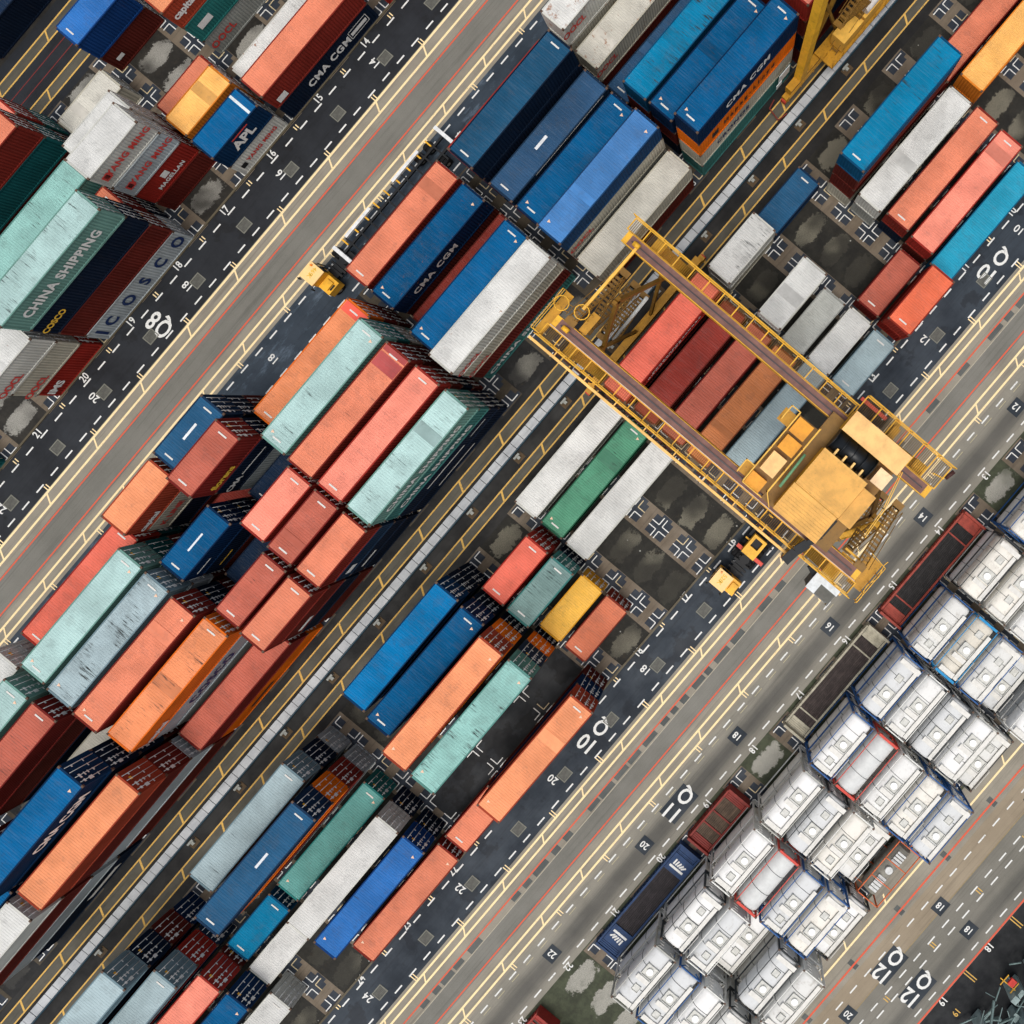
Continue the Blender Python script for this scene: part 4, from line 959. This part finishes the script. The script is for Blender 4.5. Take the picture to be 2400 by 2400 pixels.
for y in (34.4,35.2,36.0,36.8,37.55): dr.tube((-4.15,y-.03,Z+.9),(-4.15,y+.03,Z+.9),.82,26)
dr.build('cable_drum', plain('black_drum',(26,30,34),.35,.2), t)
m = MB()
for y in (34.9,35.6,36.3,37.0): m.box(-5.1,-4.55,y,y+.14,21.5,21.75)
m.build('drum_bracket', crane_yellow((246,200,120),.05), t)
MB().box(-4.8,-3.65,37.9,38.9,Z+.4,21.5).build('junction_box', crane_yellow((252,214,168),.3), t)
r = MB(); railing(r, [(-4.3,33.3),(-9.7,33.3),(-10.35,34.0)], Z+.4); railing(r, [(-4.3,31.6),(-10.2,31.6),(-10.2,33.2)], Z+.35); railing(r, [(-3.0,39.2),(-5.6,39.9),(-7.8,40.1)], Z+.3)
railing(r, [(-9.9,30.9),(-8.9,30.9),(-8.9,31.6)], Z+.3); railing(r, [(-5.4,30.9),(-4.3,30.9),(-4.3,31.6)], Z+.3); r.build('railing', crane_yellow((250,196,80),.1), t)
MB().box(-9.9,-8.9,30.9,31.6,Z+.2,Z+.28).box(-5.6,-4.6,30.7,31.6,Z+.2,Z+.28).build('service_platform', CY2, t)
MB().tube((-6.2,33.6,21.2),(-8.9,33.7,21.2),.1,8).build('hydraulic_hose', plain('green_hose',(110,160,120)), t)
# right end details
cb = thing('operator_cabin', 'pale grey rounded operator cabin hung at the lower end of the crane', 'cabin', (-13.25,39.9,15.8))
MB().box(.1,1.3,.1,2.0,0,2.2).build('cabin_shell', plain('cabin_grey',(92,92,86)), cb)
MB().box(.05,1.35,.0,.75,2.2,2.3).box(.9,1.35,.75,2.1,2.2,2.32).build('cabin_roof', plain('cabin_white',(218,224,226)), cb)
MB().box(.0,.1,.2,1.9,.8,2.0).build('window', plain('dark_glass',(30,40,46),.1), cb); MB().box(-.1,.9,2.0,2.12,.7,1.9).build('window', plain('dark_glass',(30,40,46),.1), cb)
bpy.context.view_layer.update()
for o in (cb,):
    o.name = 'operator_cabin'
ct = MB(); pts = [(-12.5,37.2,Z+.6),(-11.5,37.3,Z+.7),(-10.6,37.6,Z+.7),(-9.6,37.95,Z+.7),(-8.2,38.0,Z+.7)]
for p1, p2, w_ in zip(pts, pts[1:], (.62,.62,.4,.3)): ct.bar(p1, p2, w_, .2)
ct.build('cable_chain', plain('black_cable_chain',(28,32,36),.6,.3), t)
ct = MB(); ct.bar((-11.9,39.2,18),(-12.3,40.2,17.6),.35,.2).bar((-12.3,40.2,17.6),(-12.4,41.4,16.8),.35,.2); ct.build('cable_chain', plain('black_cable_chain',(28,32,36),.6,.3), t)
r = MB(); pl = MB().box(gs[0]-.8,gs[0]+1.6,b-.2,b+1.0,Z-.9,Z-.85); po = pl.build('end_platform', CY2, t)
railing(r, [(gs[0]-1.4,b+1.0),(gs[0]+1.6,b+1.0),(gs[0]+1.8,b-.3)], Z-.85, 1.05, .7, .045)
pts = [(gs[0]-1.6+.3*i, b+1.25+.12*math.sin(i), Z-1) for i in range(13)]; r.path(pts,.05); r.build('railing', CY1, po)
m = MB()
for i in range(5): m.box(gs[0]-.6+i*.35,gs[0]-.45+i*.35,b-1.7,b-.4,Z-.8,Z-.7)
m.build('ladder_rungs', CY1, t)
# inclined ladder on the right leg
st = MB(); A_, B_ = (-6.5,41.3,17.0), (-11.0,41.6,4.0)
for q in (-.3,.3): st.bar((A_[0],A_[1]+q,A_[2]),(B_[0],B_[1]+q,B_[2]),.08,.12)
for i in range(30):
    x = i/29; st.box(A_[0]+(B_[0]-A_[0])*x-.08,A_[0]+(B_[0]-A_[0])*x+.08,A_[1]-.26+.3*x,A_[1]+.26+.3*x,A_[2]+(B_[2]-A_[2])*x-.02,A_[2]+(B_[2]-A_[2])*x+.02)
st.build('stairs', CY1, t)
fl = MB().bar((-1.2,42.2,15.5),(-1.0,43.1,15.5),.1).build('lamp_arm', CY1, t)
MB().tube((-.9,43.2,15.3),(-.1,43.35,15.4),.16,10).build('floodlight', plain('floodlight_brown',(70,40,36)), t)
# ---- second crane, only its near leg and sill show
t2, gs2, a2, b2 = crane(25.3, -9.83, 13.5, False, 'second yellow crane whose leg and sill stand beside the pale trench')
MB().box(23.0,25.6,13.75,15.1,3.0,4.6).box(25.75,28.3,13.75,15.1,3.0,4.8).build('electrical_house', crane_yellow((244,190,84),.08), t2)
MB().box(21.5,33.0,13.2,15.3,2.5,2.7).build('service_platform', CY2, t2)
MB().tube((26.0,14.7,5.3),(28.2,14.7,5.3),.4,16).build('exhaust_silencer', plain('pale_silencer',(216,210,204)), t2)
MB().box(17.3,18.7,12.6,12.66,3.0,4.4).box(16.9,17.6,12.7,12.76,2.6,3.3).build('signboard', plain('pale_board',(206,214,216)), t2)
r = MB(); railing(r, [(16.9,14.2),(22.0,14.2)], 2.4); railing(r, [(21.5,15.3),(33,15.3)], 2.7); r.build('railing', CY2, t2)
m = MB().bar((15.9,12.9,.5),(15.6,14.2,.5),.1).bar((15.6,14.2,.5),(16.6,14.4,.5),.1).bar((15.9,12.9,.5),(16.8,12.7,.5),.1); m.build('cable_guard', plain('dull_red_frame',(120,44,34)), t2)
# ---- dark machinery at the lower right corner
mm = plain('grey_green_steel', (120,140,138), .5, .4, 1.5); t3 = thing('quay_machine', 'dark grey lattice machinery beyond the last red line at the corner', 'machinery')
m = MB(); random.seed(5)
for i in range(110):
    x, y = random.uniform(-38,-25), random.uniform(80.9,87); z_ = random.uniform(.5,5)
    m.bar((x,y,z_),(x+random.uniform(-2.4,2.4),y+random.uniform(-1.2,1.2),z_+random.uniform(-.8,1.5)),random.choice((.06,.1,.18)))
m.build('lattice', mm, t3)
m = MB()
for i in range(34):
    x, y = random.uniform(-38,-25), random.uniform(81.8,89); m.box(x,x+random.uniform(.4,2.2),y,y+random.uniform(.2,.7),.2,random.uniform(1,4))
m.build('housings', plain('pale_grey_steel', (150,168,166), .5, .3), t3)
MB().box(-36.6,-35.5,83.4,83.7,3,3.2).box(-36.6,-35.5,83.85,84.15,3,3.2).build('yellow_guard', CY1, t3)
m = MB(); m.bar((-31.5,80.6,2),(-30.3,80.6,2),.07).bar((-31.5,81.8,2),(-30.3,81.8,2),.07).bar((-31,80.2,2),(-31,82,2),.07); m.build('guard_frame', CY1, t3)
MB().box(-31,-30.3,81.0,81.6,1.9,2.1).build('red_drum', plain('red_drum_paint',(200,60,50)), t3)
bpy.context.view_layer.update()
# sub-part depth check: parts hang at most two levels below their thing
